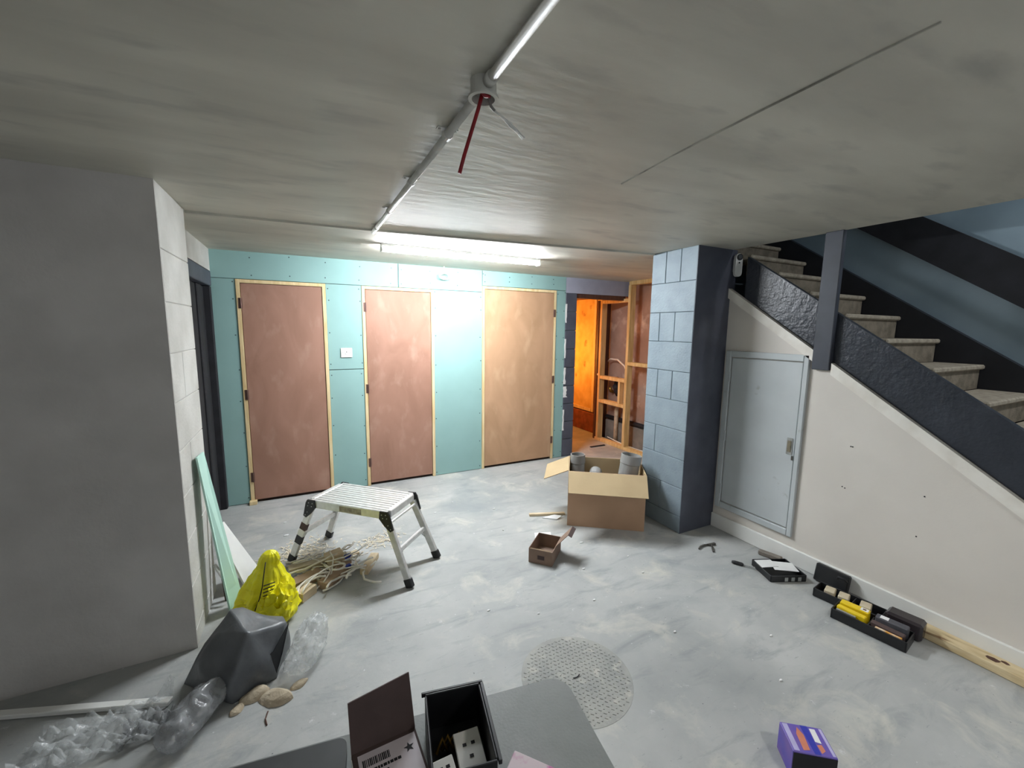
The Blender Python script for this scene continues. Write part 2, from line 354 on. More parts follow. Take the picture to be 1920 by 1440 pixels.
bx('frame_post', blackmat_m, d4, -.74, -.665, 4.31, 4.366, 0.001, 1.963, bev=.006)
bx('frame_post', blackmat_m, d4, -.74, -.665, 3.205, 3.25, 0.001, 1.963, bev=.006)

# ---- pier on the right
wp = tag(done('wall_pier', B().box(2.674, 3.11, 2.242, 2.68, 0, H), mortar_m), 'block pier painted pale blue-grey on one face, dark slate on the other', 'pier', kind='structure')
bx('render_face', dark_m, wp, 2.668, 3.11, 2.2335, 2.242, 0, H - .001)
zs = [0, .14, .375, .61, .845, 1.08, 1.315, 1.55, 1.785, 2.02, H]
rows = [[], [.5], [], [.3], [], [.28, .62], [], [.25, .6], [], [.33, .66]]
for (z0, z1), cuts in zip(zip(zs, zs[1:]), rows):
    if z1 - z0 > .2 or True:
        ys = [2.2345] + [2.2345 + .4525 * (1 - c) for c in reversed(cuts)] + [2.687]
        for y0, y1 in zip(ys, ys[1:]):
            bx('block', pierlight_m, wp, 2.6658 + random.uniform(-.001, .001), 2.69, y0 + .0015, y1 - .0015, z0 + .0015, z1 - .0015, bev=.003)
bx('render_face', dark_m, wp, 2.68, 3.11, 2.68, 2.687, 0, H - .001)

# ---- right wall under the stairs
ctop = lambda y: .6875 * (y - 2.206) + 1.957      # line of the coping's upper edge
wrr = tag(done('wall_right', B().prism([(2.2325, 0), (2.2325, ctop(2.2325) - .06), (-.52, ctop(-.52) - .06), (-.52, 0)], lambda y, z: (XR, y, z), lambda y, z: (XR + .09, y, z)), right_m), 'cream painted wall with a sloping top under the stairs', 'wall', kind='structure')
sk = tag(done('baseboard_right', B().box(XR - .02, XR - .0005, -.4, 2.232, .0005, .118, bev=.004), skirt_m), 'white skirting board along the cream stair wall', 'skirting', kind='structure')
def slope_bar(name, y0, y1, lab):
    b = B(); b.prism([(y0, ctop(y0)), (y1, ctop(y1)), (y1, ctop(y1) - .075), (y0, ctop(y0) - .075)], lambda y, z: (XR - .022, y, z), lambda y, z: (XR + .02, y, z))
    return tag(done(name, b, coping_m), lab, 'coping', kind='structure')
slope_bar('trim_3', 1.575, 2.2325, 'short cream sloping coping above the metal hatch')
slope_bar('trim_4', -.5, 1.46, 'long cream sloping coping along the foot of the stair string')
# screw marks on the wall
b = B()
for y, z in ((1.31, .93), (1.30, .93), (1.33, .66), (1.315, .655), (.94, .74), (.95, .50)):
    b.lathe([(.004, 0), (.004, .002)], 6, M=Matrix.Translation((XR, y, z)) @ Matrix.Rotation(-math.pi / 2, 4, 'Y'))
o = done('fixing_hole', b, blackmat_m, wrr); o['kind'] = 'stuff'
# hatch
plain_dark = mat('dull_dark_metal', srgb(92, 90, 84), scale=20, rough=.5, metal=.3)
d5 = tag(bx('door_5', hatch_m, None, XR - .012, XR - .001, 1.632, 2.158, .245, 1.432, bev=.003), 'pale grey metal access hatch in the stair wall', 'door', kind='structure')
for a in ((1.592, 1.625, .19, 1.487), (2.165, 2.21, .19, 1.487)): bx('frame_side', hatch_m, d5, XR - .022, XR - .0005, *a, bev=.004)
for a in ((.19, .238), (1.44, 1.487)): bx('frame_rail', hatch_m, d5, XR - .022, XR - .0005, 1.626, 2.164, *a, bev=.004)
hd = bx('handle_plate', steel_m, d5, XR - .018, XR - .0125, 1.645, 1.685, .78, .90, bev=.003)
bx('pull', mat('worn_brass_pull', srgb(150, 142, 120), srgb(120, 114, 98), scale=20, rough=.5, metal=.3), hd, XR - .022, XR - .0185, 1.652, 1.678, .80, .88, bev=.002)
bx('latch', plain_dark, hd, XR - .02, XR - .0125, 1.635, 1.645, .745, .775)
for z in (.35, .8, 1.28): done('hinge', B().tube([(XR - .02, 2.162, z - .04), (XR - .02, 2.162, z + .04)], .006), hatch_m, d5)

# ---- stairwell shell
tag(done('wall_stairwell', B().box(3.90, 4.0, -2.6, 2.80, 0, 3.3).box(3.12, 3.90, 2.70, 2.80, 0, 3.3), wallblue_m), 'blue-grey stairwell wall behind the stairs', 'wall', kind='structure')
tag(done('ceiling_stairwell', B().box(XR, 4.0, -2.6, 2.80, 3.3, 3.4).box(XR - .1, XR - .0005, -2.6, 2.69, H + .165, 3.3), wallblue_m), 'dim ceiling high over the stairs', 'ceiling', kind='structure')

# ---- back room shell (the room goes on, open, behind the viewer)
tag(done('wall_side', B().box(-2.7, -2.6, -2.6, 2.44, 0, H), grime_m), 'plain grey wall at the far left end', 'wall', kind='structure')
tag(done('wall_outer', B().box(4.14, 4.28, 2.80, 7.0, 0, H), brownwall_m), 'bare brown plaster outer wall behind the stud frame', 'wall', kind='structure')
tag(done('wall_back_room', B().box(2.96, 4.14, 6.8, 6.95, 0, H).box(2.96, 3.06, YB + .13, 6.8, 0, H), brownwall_m), 'bare walls of the back room', 'wall', kind='structure')

# ================================================================== STAIRS
st = thing('staircase', 'dark slate painted staircase with beige treads climbing behind the cream wall', 'staircase', (3.1, -.9, 0))
def S_(o):
    o.location = Vector((-3.1, .9, 0)); return o
stop = lambda y: .69 * (y - 1.46) + 1.753
ya, yb2 = -.9, 2.23
def band(x0, x1, y0, y1, t, bt):
    return B().prism([(y0, max(bt(y0), 0)), (y1, bt(y1)), (y1, t(y1)), (y0, max(t(y0), .02))], lambda y, z: (x0, y, z), lambda y, z: (x1, y, z))
S_(done('stringer', band(XR + .012, XR + .052, -.62, 2.115, stop, lambda y: ctop(y) + .003), stairdark_m, st))
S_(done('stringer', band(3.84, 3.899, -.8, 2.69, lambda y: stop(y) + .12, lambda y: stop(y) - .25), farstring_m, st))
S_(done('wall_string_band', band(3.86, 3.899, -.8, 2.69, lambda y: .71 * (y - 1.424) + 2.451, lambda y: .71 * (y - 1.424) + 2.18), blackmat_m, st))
for i in range(-5, 11):
    y = 1.46 - .224 * i; z = 1.76 - .155 * i
    x0, x1 = XR + .055, 3.838
    t = B().box(x0, x1, y - .02, y + .224, z - .03, z, bev=.008)
    S_(done('tread', t, carpet_m, st))
    S_(done('riser', B().box(x0 + .004, x1 - .004, y + .002, y + .018, max(.001, z - .154), z - .031), riser_m, st))
po = done('newel_post', B().box(XR - .03, XR + .008, 1.468, 1.572, ctop(1.52) - .09, H - .002, bev=.004), mat('smooth_post_paint', srgb(66, 70, 80), srgb(58, 62, 71), scale=6, rough=.5), st); S_(po)

# ================================================================== BACK ROOM FRAME
sp = thing('stud_partition', 'pale pine stud frame standing in the orange-lit doorway', 'stud frame', (3.92, 4.3, 0))
def ST(name, *a, m=stud_m):
    o = bx(name, m, sp, *a, bev=.002); o.location = (-3.92, -4.3, 0); return o
ST('bottom_plate', 3.875, 3.965, 3.3, 4.90, .001, .045)
for y in (3.60, 4.26, 4.83): ST('stud', 3.875, 3.965, y, y + .046, .046, H - .05)
ST('top_plate', 3.875, 3.965, 3.3, 4.30, H - .049, H - .002)
ST('nogging', 3.875, 3.965, 4.307, 4.829, 2.01, 2.055)
for z in (.58, .93): ST('nogging', 3.875, 3.965, 4.307, 4.829, z, z + .046)
ST('nogging', 3.875, 3.965, 3.647, 4.259, 1.17, 1.216)
ST('short_stud', 3.885, 3.955, 4.40, 4.44, .627, .929)
dr = tag(bx('door_edge_board', bracket_m, None, 3.90, 4.12, 4.93, 4.975, .002, 2.06, bev=.003), 'dark brown stained door seen edge-on beyond the studs', 'door')
bx('latch', blackmat_m, dr, 3.93, 3.97, 4.922, 4.9295, 1.72, 1.82)
done('knob', B().lathe([(.0, 0), (.02, .004), (.026, .02), (.016, .034), (0, .036)][1:4], 12, M=Matrix.Translation((3.92, 4.93, .98)) @ Matrix.Rotation(math.pi / 2, 4, 'X')), whitepl_m, dr, True)
pn = tag(bx('wall_sheet', mat('yellow_osb_sheet', srgb(226, 190, 120), srgb(200, 160, 90), scale=5, rough=.8, c3=srgb(150, 104, 54), scale3=6, lo3=.64, hi3=.75), None, 4.115, 4.138, 5.02, 6.6, .33, 2.12, bev=.003), 'orange-lit timber sheet fixed to the back room wall', 'wall panel')
bx('edge_strip', pine_m, pn, 4.10, 4.1145, 5.25, 5.30, .33, 2.12)
bx('bottom_strip', pine_m, pn, 4.10, 4.1145, 5.31, 6.6, .33, .38)
tag(bx('kerb', mat('red_brick_plinth', srgb(140, 80, 56), srgb(104, 58, 42), scale=9, rough=.9), None, 4.08, 4.139, 5.0, 6.7, .002, .31, bev=.006), 'low reddish plinth under the orange-lit sheet', 'plinth')
tag(bx('low_blockwork', lowwall_m, None, 4.07, 4.139, 3.2, 4.90, .002, .30, bev=.01), 'grey blockwork ledge behind the foot of the studs', 'ledge')
tag(done('black_pipe', B().tube([(4.10, 3.2, .34), (4.10, 4.9, .34)], .03, 10), blackmat_m, None, True), 'black pipe running low along the brown wall', 'pipe')
tag(done('tan_pipe', B().tube([(4.04, 4.62, .002), (4.04, 4.62, .5), (4.06, 4.62, .56), (4.135, 4.62, .58)], .03, 10), rubble_m, None, True), 'dusty tan upright pipe behind the studs', 'pipe')
tag(done('white_cable', B().tube([(4.05, 4.86, 1.18), (4.02, 4.78, 1.22), (4.0, 4.6, 1.22), (4.0, 4.45, 1.14), (4.0, 4.36, 1.0), (4.0, 4.34, .9), (4.01, 4.34, .6)], .012, 8), wirewhite_m, None, True), 'white cable looping over behind the studs', 'cable')
tag(done('loose_cable', B().tube(arc((4.0, 4.75, .06), (4.0, 3.5, .1), .05), .01, 6), wirewhite_m, None, True), 'pale cable lying low behind the bottom plate', 'cable')
vb = tag(done('valve_body', B().tube([(4.09, 4.66, .70), (4.05, 4.66, .76), (4.05, 4.66, .88), (4.09, 4.66, .95)], .035, 10).lathe([(.02, 0), (.045, .01), (.045, .03), (.02, .04)], 12, M=Matrix.Translation((4.05, 4.66, .82)) @ Matrix.Rotation(-math.pi / 2, 4, 'Y')), blackmat_m, None, True), 'black stopcock valve between the two noggings', 'valve')
tag(done('brass_elbow', B().tube([(4.13, 4.79, .72), (4.06, 4.79, .74), (4.04, 4.79, .80)], .022, 8), brass_m, None, True), 'small brass elbow beside the black valve', 'pipe fitting')
tag(bx('metal_offcut', blackmat_m, None, 3.55, 3.8, 4.55, 4.58, .002, .012), 'dark metal strip on the doorway floor', 'offcut')
# orange work light in the back room
wk = thing('work_light', 'orange glowing work light out of sight in the back room', 'lamp', (3.42, 5.75, 0))
done('lamp_stand', B().tube([(0, 0, .01), (0, 0, 1.1)], .012).lathe([(.14, 0), (.14, .015)], 20), black_m, wk)
done('lamp_head', B().lathe([(.03, 0), (.06, .02), (.06, .12), (.03, .14)], 16, c=(0, 0, 1.1)), emit('orange_lamp_glow', (1, .36, .05, 1), 20), wk, True)
ld = bpy.data.lights.new('work_light_bulb', 'POINT'); ld.energy = WORK; ld.color = (1, .40, .08); ld.shadow_soft_size = .07
lo = bpy.data.objects.new('work_light_bulb', ld); C.objects.link(lo); lo.parent = wk; lo.location = (.0, -.0, 1.32)

# ================================================================== CEILING FITTINGS
bt = thing('ceiling_batten_light', 'long glowing white batten lamp under the ceiling by the plasterboard wall', 'ceiling light', (1.274, 3.393, H))
bx('housing', whitepl_m, bt, -.70, .70, -.028, .028, -.024, -.0005, bev=.002)
prof = [(.026 * math.cos(a), -.0245 - .036 * math.sin(a)) for a in [math.pi * k / 10 for k in range(11)]]
done('diffuser', B().prism(prof, lambda y, z: (-.69, y, z), lambda y, z: (.69, y, z)), emit('cool_white_tube', (.90, .95, 1, 1), TUBE), bt)
for s in (-1, 1): bx('end_cap', whitepl_m, bt, .6915 * s - .0012, .6915 * s + .0012 + .008 * s if s > 0 else .6915 * s + .0012, -.029, .029, -.062, -.0245) if s > 0 else bx('end_cap', whitepl_m, bt, -.701, -.6905, -.029, .029, -.062, -.0245)

cn = thing('ceiling_conduit', 'grey steel conduit clipped along the ceiling to a round box', 'conduit', (.452, 1.082, H))
cx_, cy_ = .452, 1.082
for y0, y1 in ((-3.2, -.036), (.036, 1.87)):
    done('conduit_pipe', B().tube([(0, y0, -.019), (0, y1, -.019)], .0125, 14), paintpipe_m, cn, True)
jb = done('junction_box', B().lathe([(.034, -.001), (.034, -.042), (.040, -.042), (.040, -.047), (.030, -.047), (.030, -.006)], 24), paintpipe_m, cn, False)
done('spout', B().tube([(0, .034, -.019), (0, .06, -.019)], .016, 14), paintpipe_m, cn, True)
done('spout', B().tube([(0, -.034, -.019), (0, -.06, -.019)], .016, 14), paintpipe_m, cn, True)
for y in (.30, .80, 1.30, 1.72, -.55):
    sd = done('saddle_clip', B().tube([(0, y - .012, -.019), (0, y + .012, -.019)], .016, 12).box(-.034, .034, y - .011, y + .011, -.004, -.0005), paintpipe_m, cn)
    for q in (-.026, .026): done('screw', B().lathe([(.005, -.004), (.005, -.008)], 8, c=(q, y, 0)), paintpipe_m, sd)
tag(done('red_cable', B().tube([(.452, 1.082, 2.262), (.447, 1.08, 2.235), (.437, 1.08, 2.20), (.418, 1.082, 2.14), (.399, 1.083, 2.08), (.387, 1.084, 2.036)], .005, 8), red_m, None, True), 'dark red cable tail hanging from the ceiling junction box', 'cable')
tag(done('red_cable_loop', B().tube([(.445, 1.075, 2.262), (.437, 1.065, 2.238), (.447, 1.06, 2.226), (.462, 1.068, 2.232), (.465, 1.085, 2.255)], .005, 8), red_m, None, True), 'short red cable loop tucked in the junction box mouth', 'cable')
gc = tag(done('grey_cable', B().tube([(.458, 1.082, 2.262), (.464, 1.08, 2.24), (.473, 1.08, 2.215), (.483, 1.078, 2.205)], .004, 8), greycable_m, None, True), 'stripped grey cable tail with bare ends under the junction box', 'cable')
for k in range(3):
    done('bare_core', B().tube([(.483, 1.078, 2.205), (.50 + .002 * k, 1.078, 2.197), (.53, 1.078 + .004 * (k - 1), 2.183 - .002 * k), (.555, 1.078 + .007 * (k - 1), 2.162 + .004 * k), (.566 + .004 * k, 1.078 + .014 * (k - 1), 2.150 + .005 * k)], .0026, 6), whitepl_m, gc, True)

# fill lamp added above the viewer to brighten the near floor, out of frame
dl = thing('added_fill_lamp', 'round flush lamp added above the viewer as fill light', 'ceiling light', (1.5, -.55, H))
done('bezel', B().lathe([(.20, -.0005), (.20, -.03), (.17, -.03), (.17, -.012)], 32), whitepl_m, dl)
done('lens_panel', B().lathe([(.168, -.014), (.168, -.018)], 32), emit('fill_lamp_glow', (1, .97, .93, 1), 2), dl)
fd = bpy.data.lights.new('fill_lamp_light', 'AREA'); fd.shape = 'DISK'; fd.size = .34; fd.energy = FILL; fd.color = (1, .96, .92); fd.spread = math.radians(130)
fo = bpy.data.objects.new('fill_lamp_light', fd); C.objects.link(fo); fo.parent = dl; fo.location = (0, 0, -.035)

# lamp added over the stairs to supply light from upstairs, out of frame
sl = thing('added_stair_lamp', 'round lamp added on the stairwell ceiling to brighten the stairs', 'ceiling light', (3.5, -.2, 3.3))
done('base', B().lathe([(.13, -.0005), (.13, -.03), (.11, -.05)], 28), whitepl_m, sl)
done('dome', B().lathe([(.108, -.051), (.10, -.08), (.06, -.105), (.01, -.112)], 28), emit('stair_fill_glow', (.92, .96, 1, 1), 2), sl, True)
sd_ = bpy.data.lights.new('stair_fill_light', 'AREA'); sd_.shape = 'DISK'; sd_.size = .2; sd_.energy = STAIR; sd_.color = (.95, .97, 1)
so = bpy.data.objects.new('stair_fill_light', sd_); C.objects.link(so); so.parent = sl; so.location = (0, 0, -.12)

# cable coil hanging under the ceiling at the wall
pts = [(1.36, 4.30, H - .002), (1.36, 4.30, H - .05)]
for k in range(28):
    a = k * .68; pts.append((1.36 + .06 * math.sin(a) + .0008 * k, 4.31 + .02 * math.cos(a * .7), H - .10 - .03 * math.cos(a + 3.14) + .004 * math.sin(k)))
tag(done('cable_coil', B().tube(pts, .0055, 6), wirewhite_m, None, True), 'small coil of white cable hanging above the wall boards', 'cable')

sw = thing('switch_plate', 'white switch plate on the board between two doors', 'switch', (.385, YB, 1.385))
bx('plate', whitepl_m, sw, -.052, .052, -.012, -.0005, -.046, .046, bev=.003)
bx('rocker', whitepl_m, sw, -.014, .014, -.017, -.0125, -.016, .016, bev=.002)
for s in (-1, 1): done('screw', B().lathe([(.005, 0), (.005, .002)], 8, M=Matrix.Translation((.034 * s, -.012, 0)) @ Matrix.Rotation(math.pi / 2, 4, 'X')), steel_m, sw)
bx('indicator', blackmat_m, sw, -.004, .004, -.0185, -.0172, .004, .012)

sc = thing('security_camera', 'white pill-shaped security camera with black lens at the pier top', 'camera', (3.078, 2.2005, 2.152), -.25)
prof = []
b = B()
pill = [(.03 * math.cos(a), .058 + .03 * math.sin(a)) for a in [math.pi * k / 10 for k in range(11)]] + [(.03 * math.cos(a), -.058 + .03 * math.sin(a)) for a in [math.pi + math.pi * k / 10 for k in range(11)]]
b.prism(pill, lambda x, z: (x, -.012, z), lambda x, z: (x, .012, z)); done('body', b, whitepl_m, sc)
done('mount', B().box(-.02, .02, .0125, .0325, -.05, .05, bev=.004), whitepl_m, sc)
done('lens', B().lathe([(.024, 0), (.024, .008), (.016, .012)], 18, M=Matrix.Translation((0, -.012, .06)) @ Matrix.Rotation(math.pi / 2, 4, 'X')), black_m, sc)
done('sensor', B().lathe([(.006, 0), (.006, .003)], 10, M=Matrix.Translation((0, -.012, .018)) @ Matrix.Rotation(math.pi / 2, 4, 'X')), black_m, sc)

# ================================================================== STEP PLATFORM
pf = thing('step_platform', 'folding aluminium step platform with black corner hinges standing on the floor', 'step stool', (.3275, 2.927, 0), math.atan2(-.646, .672))
TZ = .472; LX, LY = .30, .155
for s in (-1, 1):
    bx('side_rail', alu_m, pf, -LX, LX, LY * s - .012, LY * s + .012, TZ - .055, TZ, bev=.004)
    bx('end_rail', alu_m, pf, LX * s - .018, LX * s + .018, -LY + .0125, LY - .0125, TZ - .045, TZ + .001, bev=.004)
n = 9
for k in range(n):
    w0 = -LY + .016 + k * (2 * LY - .032) / n
    bx('slat', alu_m, pf, -LX + .019, LX - .019, w0 + .002, w0 + (2 * LY - .032) / n - .0035, TZ - .012, TZ - .001, bev=.002)
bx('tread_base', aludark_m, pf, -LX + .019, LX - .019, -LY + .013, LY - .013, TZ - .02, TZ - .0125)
fx, fy = .466, .182
for sx in (-1, 1):
    for sy in (-1, 1):
        top = Vector((LX * sx * .99, (LY + .001) * sy, TZ - .055)); bot = Vector((fx * sx, fy * sy, .02)); d = (bot - top).normalized()
        lg = done('leg', B().beam(top, bot, .024, .046, .003, side=(0, 1, 0)), alu_m, pf)
        done('foot', B().beam(bot - d * .04, bot + d * .0195, .032, .056, .006, side=(0, 1, 0)), black_m, lg)
        # hinge plate: rounded outline following rail then leg
        o = sy * (LY + .0135)
        pl = [(LX * sx - .045 * sx, TZ + .001), (LX * sx + .012 * sx, TZ + .002), (LX * sx + .026 * sx, TZ - .02), (LX * sx + .052 * sx, TZ - .115), (LX * sx + .03 * sx, TZ - .128), (LX * sx - .012 * sx, TZ - .095), (LX * sx - .05 * sx, TZ - .05)]
        hp = done('hinge_plate', B().prism(pl, lambda x, z: (x, o - .003 * sy, z), lambda x, z: (x, o + .008 * sy, z)), black_m, pf)
        b = B()
        for x, z in ((-.03, -.02), (.0, -.018), (.008, -.04), (-.022, -.042), (.016, -.085), (.034, -.108)):
            b.lathe([(.0035, 0), (.0035, .003)], 7, M=Matrix.Translation((LX * sx + x * sx, o + .008 * sy, TZ + z)) @ Matrix.Rotation(-math.pi / 2 * sy, 4, 'X'))
        rv = done('rivet', b, steel_m, hp); rv['kind'] = 'stuff'
        if sx < 0 and sy < 0:
            for q, (a0, a1, m) in enumerate(((.30, .42, darkcard_m), (.44, .52, paper_m), (.54, .68, black_m))):
                p0 = top.lerp(bot, a0); p1 = top.lerp(bot, a1)
                done('sticker', B().beam(p0, p1, .0255, .0475, 0, side=(0, 1, 0)), m, lg)
    for zz in (.22,):
        t_ = (TZ - .055 - zz) / (TZ - .075); xx = (LX * .99 + (fx - LX * .99) * t_) * sx; yy = LY + (fy - LY) * t_
        bar = done('cross_bar', B().beam((xx, -yy + .012, zz), (xx, yy - .012, zz), .02, .034, .004, side=(1, 0, 0)), alu_m, pf)
        for sy in (-1, 1): done('brace', B().tube([(xx, (yy - .05) * sy, zz - .012), (xx + .012 * sx, (yy - .016) * sy, zz - .055)], .004, 6), steel_m, bar)
    done('upper_bar', B().tube([(LX * sx * 1.06, -LY + .01, TZ - .075), (LX * sx * 1.06, LY - .01, TZ - .075)], .009, 8), alu_m, pf)
bx('rating_label', mat('tan_rating_label', srgb(176, 168, 148), srgb(136, 128, 110), scale=40, rough=.5), pf, -.06, .11, -LY - .0135, -LY - .0122, TZ - .048, TZ - .012)

# ================================================================== BIG CARTON WITH PIPES
cb = thing('cardboard_carton', 'large open cardboard carton with flaps folded out against the pier', 'box', (1.923, 2.749, 0), math.atan2(-.364, .509))
W_, Dp, Hh = .626, .42, .475; T_ = .006
bx('front_panel', card_m, cb, 0, W_, 0, T_, .001, Hh)
bx('back_panel', cardin_m, cb, 0, W_, Dp - T_, Dp, .001, Hh)
bx('side_panel', cardin_m, cb, 0, T_, T_ + .0005, Dp - T_ - .0005, .001, Hh)
bx('side_panel', cardin_m, cb, W_ - T_, W_, T_ + .0005, Dp - T_ - .0005, .001, Hh)
bx('bottom_panel', cardin_m, cb, T_, W_ - T_, T_, Dp - T_, .001, .007)
L_ = .205
def flap(name, hinge0, hinge1, outv, m):
    h0 = Vector(hinge0); h1 = Vector(hinge1); o = Vector(outv); b = B()
    k = (h1 - h0).normalized() * .006
    b.sheet([h0, h1, h1 + o - k, h0 + o + k], .005)
    return done(name, b, m, cb)
ca = math.radians(37)
fl_ = flap('front_flap', (.0, -.001, Hh), (W_, -.001, Hh), (.0, -L_ * math.cos(ca), -L_ * math.sin(ca)), cardin_m)
flap('side_flap', (0, .01, Hh), (0, Dp - .01, Hh), (-.20, -.04, -.075), cardin_m)
flap('side_flap', (W_, .02, Hh), (W_, Dp - .03, Hh), (.012, 0, -.17), cardin_m)
bx('tape', mat('brown_parcel_tape', srgb(196, 158, 104), scale=12, rough=.3), fl_, .0, .05, -.0035, -.002, Hh - .16, Hh - .004)
def pipe(name, label, p, q, r, collar=True):
    p = Vector(p); q = Vector(q); M = Vector((0, 0, 1)).rotation_difference((q - p).normalized()).to_matrix().to_4x4(); M = Matrix.Translation(p) @ M
    l = (q - p).length
    pr = [(r, 0), (r, l - .08), (r + .004, l - .075), (r + .004, l), (r - .003, l), (r - .003, .0)]
    return tag(done(name, B().lathe(pr, 40, M=M, closed=True), greypipe_m, None, False), label, 'pipe', 'grey pipes in the carton')
cm = Matrix.Translation((1.923, 2.749, 0)) @ Matrix.Rotation(math.atan2(-.364, .509), 4, 'Z')
pipe('plastic_pipe', 'fat grey plastic pipe leaning out of the carton by the pier', cm @ Vector((.455, .20, .02)), cm @ Vector((.53, .235, .575)), .082)
pipe('plastic_pipe', 'grey plastic pipe standing in the left corner of the carton', cm @ Vector((.082, .34, .008)), cm @ Vector((.075, .345, .52)), .062)
pipe('plastic_pipe', 'grey pipe end lying low inside the carton', cm @ Vector((.20, .10, .30)), cm @ Vector((.24, .34, .37)), .05)
# laths by the carton
tag(done('pine_lath', B().beam((1.72, 3.04, .012), (2.02, 2.93, .012), .03, .02, .002, side=(.34, .94, 0)), pinex_m), 'pale pine lath poking out left of the carton', 'lath')
tag(done('white_packing_scrap', B().sheet([(1.80, 2.96, .003), (1.90, 2.87, .003), (1.96, 2.88, .02), (1.92, 2.94, .012)], .004), paper_m), 'white scrap lying beside the pine lath', 'scrap')

# small open carton
sm = thing('small_carton', 'small brown carton with its lid standing open on bare floor', 'box', (1.42, 2.34, 0), math.atan2(-.131, .119))
w2, d2, h2 = .17, .24, .105
bx('front_panel', browncard_m, sm, -w2 / 2, w2 / 2, -.002, .002, .001, h2)
bx('back_panel', browncard_m, sm, -w2 / 2, w2 / 2, d2 - .002, d2 + .002, .001, h2)
for s in (-1, 1): bx('side_panel', browncard_m, sm, s * w2 / 2 - .002, s * w2 / 2 + .002, .0025, d2 - .0025, .001, h2)
bx('bottom_panel', browncard_m, sm, -w2 / 2 + .003, w2 / 2 - .003, .003, d2 - .003, .001, .004)
ld_ = done('lid', B().sheet([(w2 / 2 + .002, .10, h2), (w2 / 2 + .002, d2, h2), (w2 / 2 + .085, d2, h2 + .10), (w2 / 2 + .085, .10, h2 + .10)], .004), browncard_m, sm)
done('lid_tuck', B().sheet([(w2 / 2 + .085, .10, h2 + .10), (w2 / 2 + .085, d2, h2 + .10), (w2 / 2 + .112, d2, h2 + .085), (w2 / 2 + .112, .10, h2 + .085)], .004), darkcard_m, ld_)
done('tuck_flap', B().sheet([(-w2 / 2 + .01, .004, h2), (w2 / 2 - .01, .004, h2), (w2 / 2 - .01, .035, h2 - .03), (-w2 / 2 + .01, .035, h2 - .03)], .003), cardin_m, sm)
bx('print_mark', darkcard_m, sm, -.02, .03, -.0032, -.0021, .035, .065)
tag(done('paper_sheet', B().sheet([(1.545, 2.62, .003), (1.66, 2.56, .003), (1.73, 2.70, .004), (1.60, 2.735, .010)], .002), paper_m), 'white paper leaflet behind the small open carton', 'paper')

# ================================================================== DEBRIS BY THE PLATFORM
def offcut(name, label, x, y, l, wd, th, rz, m, z=0.0, tilt=0, group=None):
    o = thing_mesh = done(name, B().box(-l / 2, l / 2, -wd / 2, wd / 2, 0.0008, th, bev=.0015), m)
    o.location = (x, y, z); o.rotation_euler = (0, -tilt, rz)
    return tag(o, label, 'offcut', group)
offcut('timber_block', 'pale timber block lying alone under the step platform', .345, 2.83, .21, .055, .04, math.radians(62), pinex_m)
offcut('timber_offcut', 'small square pine offcut beyond the cable pile', .27, 3.02, .05, .045, .025, .3, pinex_m)
offcut('timber_offcut', 'long grey-brown board lying under the cable scraps', .03, 2.92, .36, .06, .03, .15, mat('dusty_board', srgb(186, 172, 148), srgb(160, 146, 122), scale=9, rough=.85), z=.045, tilt=-.03)
for i, (dx, dy, l, wd, th, rz, z, t, lab) in enumerate([
        (-.06, 2.80, .22, .08, .05, .45, 0, 0, 'brown timber offcut lowest in the cable pile'),
        (.105, 2.745, .18, .075, .05, .75, .0, 0, 'brown timber offcut at the front of the cable pile'),
        (.13, 2.93, .11, .09, .06, .2, .04, .1, 'square pine offcut topmost in the cable pile'),
        (-.055, 2.655, .11, .075, .055, .8, 0, 0, 'chunky timber offcut between yellow bag and cable pile'),
        (.17, 2.86, .12, .05, .05, -.2, .0, 0, 'reddish timber offcut at the right end of the cable pile')]):
    offcut('timber_offcut', lab, dx, dy, l, wd, th, rz, pinex_m if i in (2, 3) else mat('brown_timber_end', srgb(176, 150, 124), srgb(150, 126, 102), scale=9, rough=.8), z=z, tilt=t, group='timber offcuts in the cable pile')
R = random.Random(11)
for k in range(46):
    ang = R.uniform(-.5, .7) + (math.pi if R.random() < .5 else 0); l = R.uniform(.12, .30)
    x = R.uniform(-.08, .25); y = 2.90 + R.uniform(-.17, .14) + (.06 - x) * .2; z0 = R.uniform(.03, .13)
    hd_ = ang; p = Vector((x - math.cos(ang) * l / 2, y - math.sin(ang) * l / 2, z0 * R.uniform(.2, 1))); pts = [p.copy()]; turn = R.uniform(-.35, .35)
    for q_ in range(8):
        hd_ += turn + R.uniform(-.3, .3); p = p + Vector((math.cos(hd_), math.sin(hd_), R.uniform(-.28, .22))) * (l / 7); p.z = min(.13, max(.007, p.z)); pts.append(p.copy())
    tag(done('cable_scrap', B().tube(pts, R.choice((.005, .006, .007)), 6), wirewhite_m, None, True), 'pale cable scrap tangled in the pile under the step platform', 'cable', 'cable scraps in the pile')
tag(done('long_cable_scrap', B().tube([(-.16, 2.56, .006), (.0, 2.68, .012), (.10, 2.76, .05), (.12, 2.86, .10), (.10, 2.95, .11)], .005, 6), wirewhite_m, None, True), 'long pale cable strand crossing the front of the pile', 'cable')
tag(done('long_cable_scrap', B().tube([(.30, 3.02, .006), (.24, 2.97, .012), (.25, 2.90, .03), (.18, 2.90, .09)], .006, 6), wirewhite_m, None, True), 'pale cable strand sticking out right of the pile', 'cable')
for lab, x, y, z in (('blue cable connector higher up at the right of the pile', .21, 2.89, .075), ('blue cable connector lower down at the right of the pile', .20, 2.80, .05)):
    o = thing('cable_connector', lab, 'connector', (x, y, z), .4, 'blue connectors in the cable pile')
    bx('shell', blue_m, o, -.022, .022, -.013, .013, -.01, .012, bev=.003); bx('lever', whitepl_m, o, .0225, .034, -.009, .009, -.004, .006)
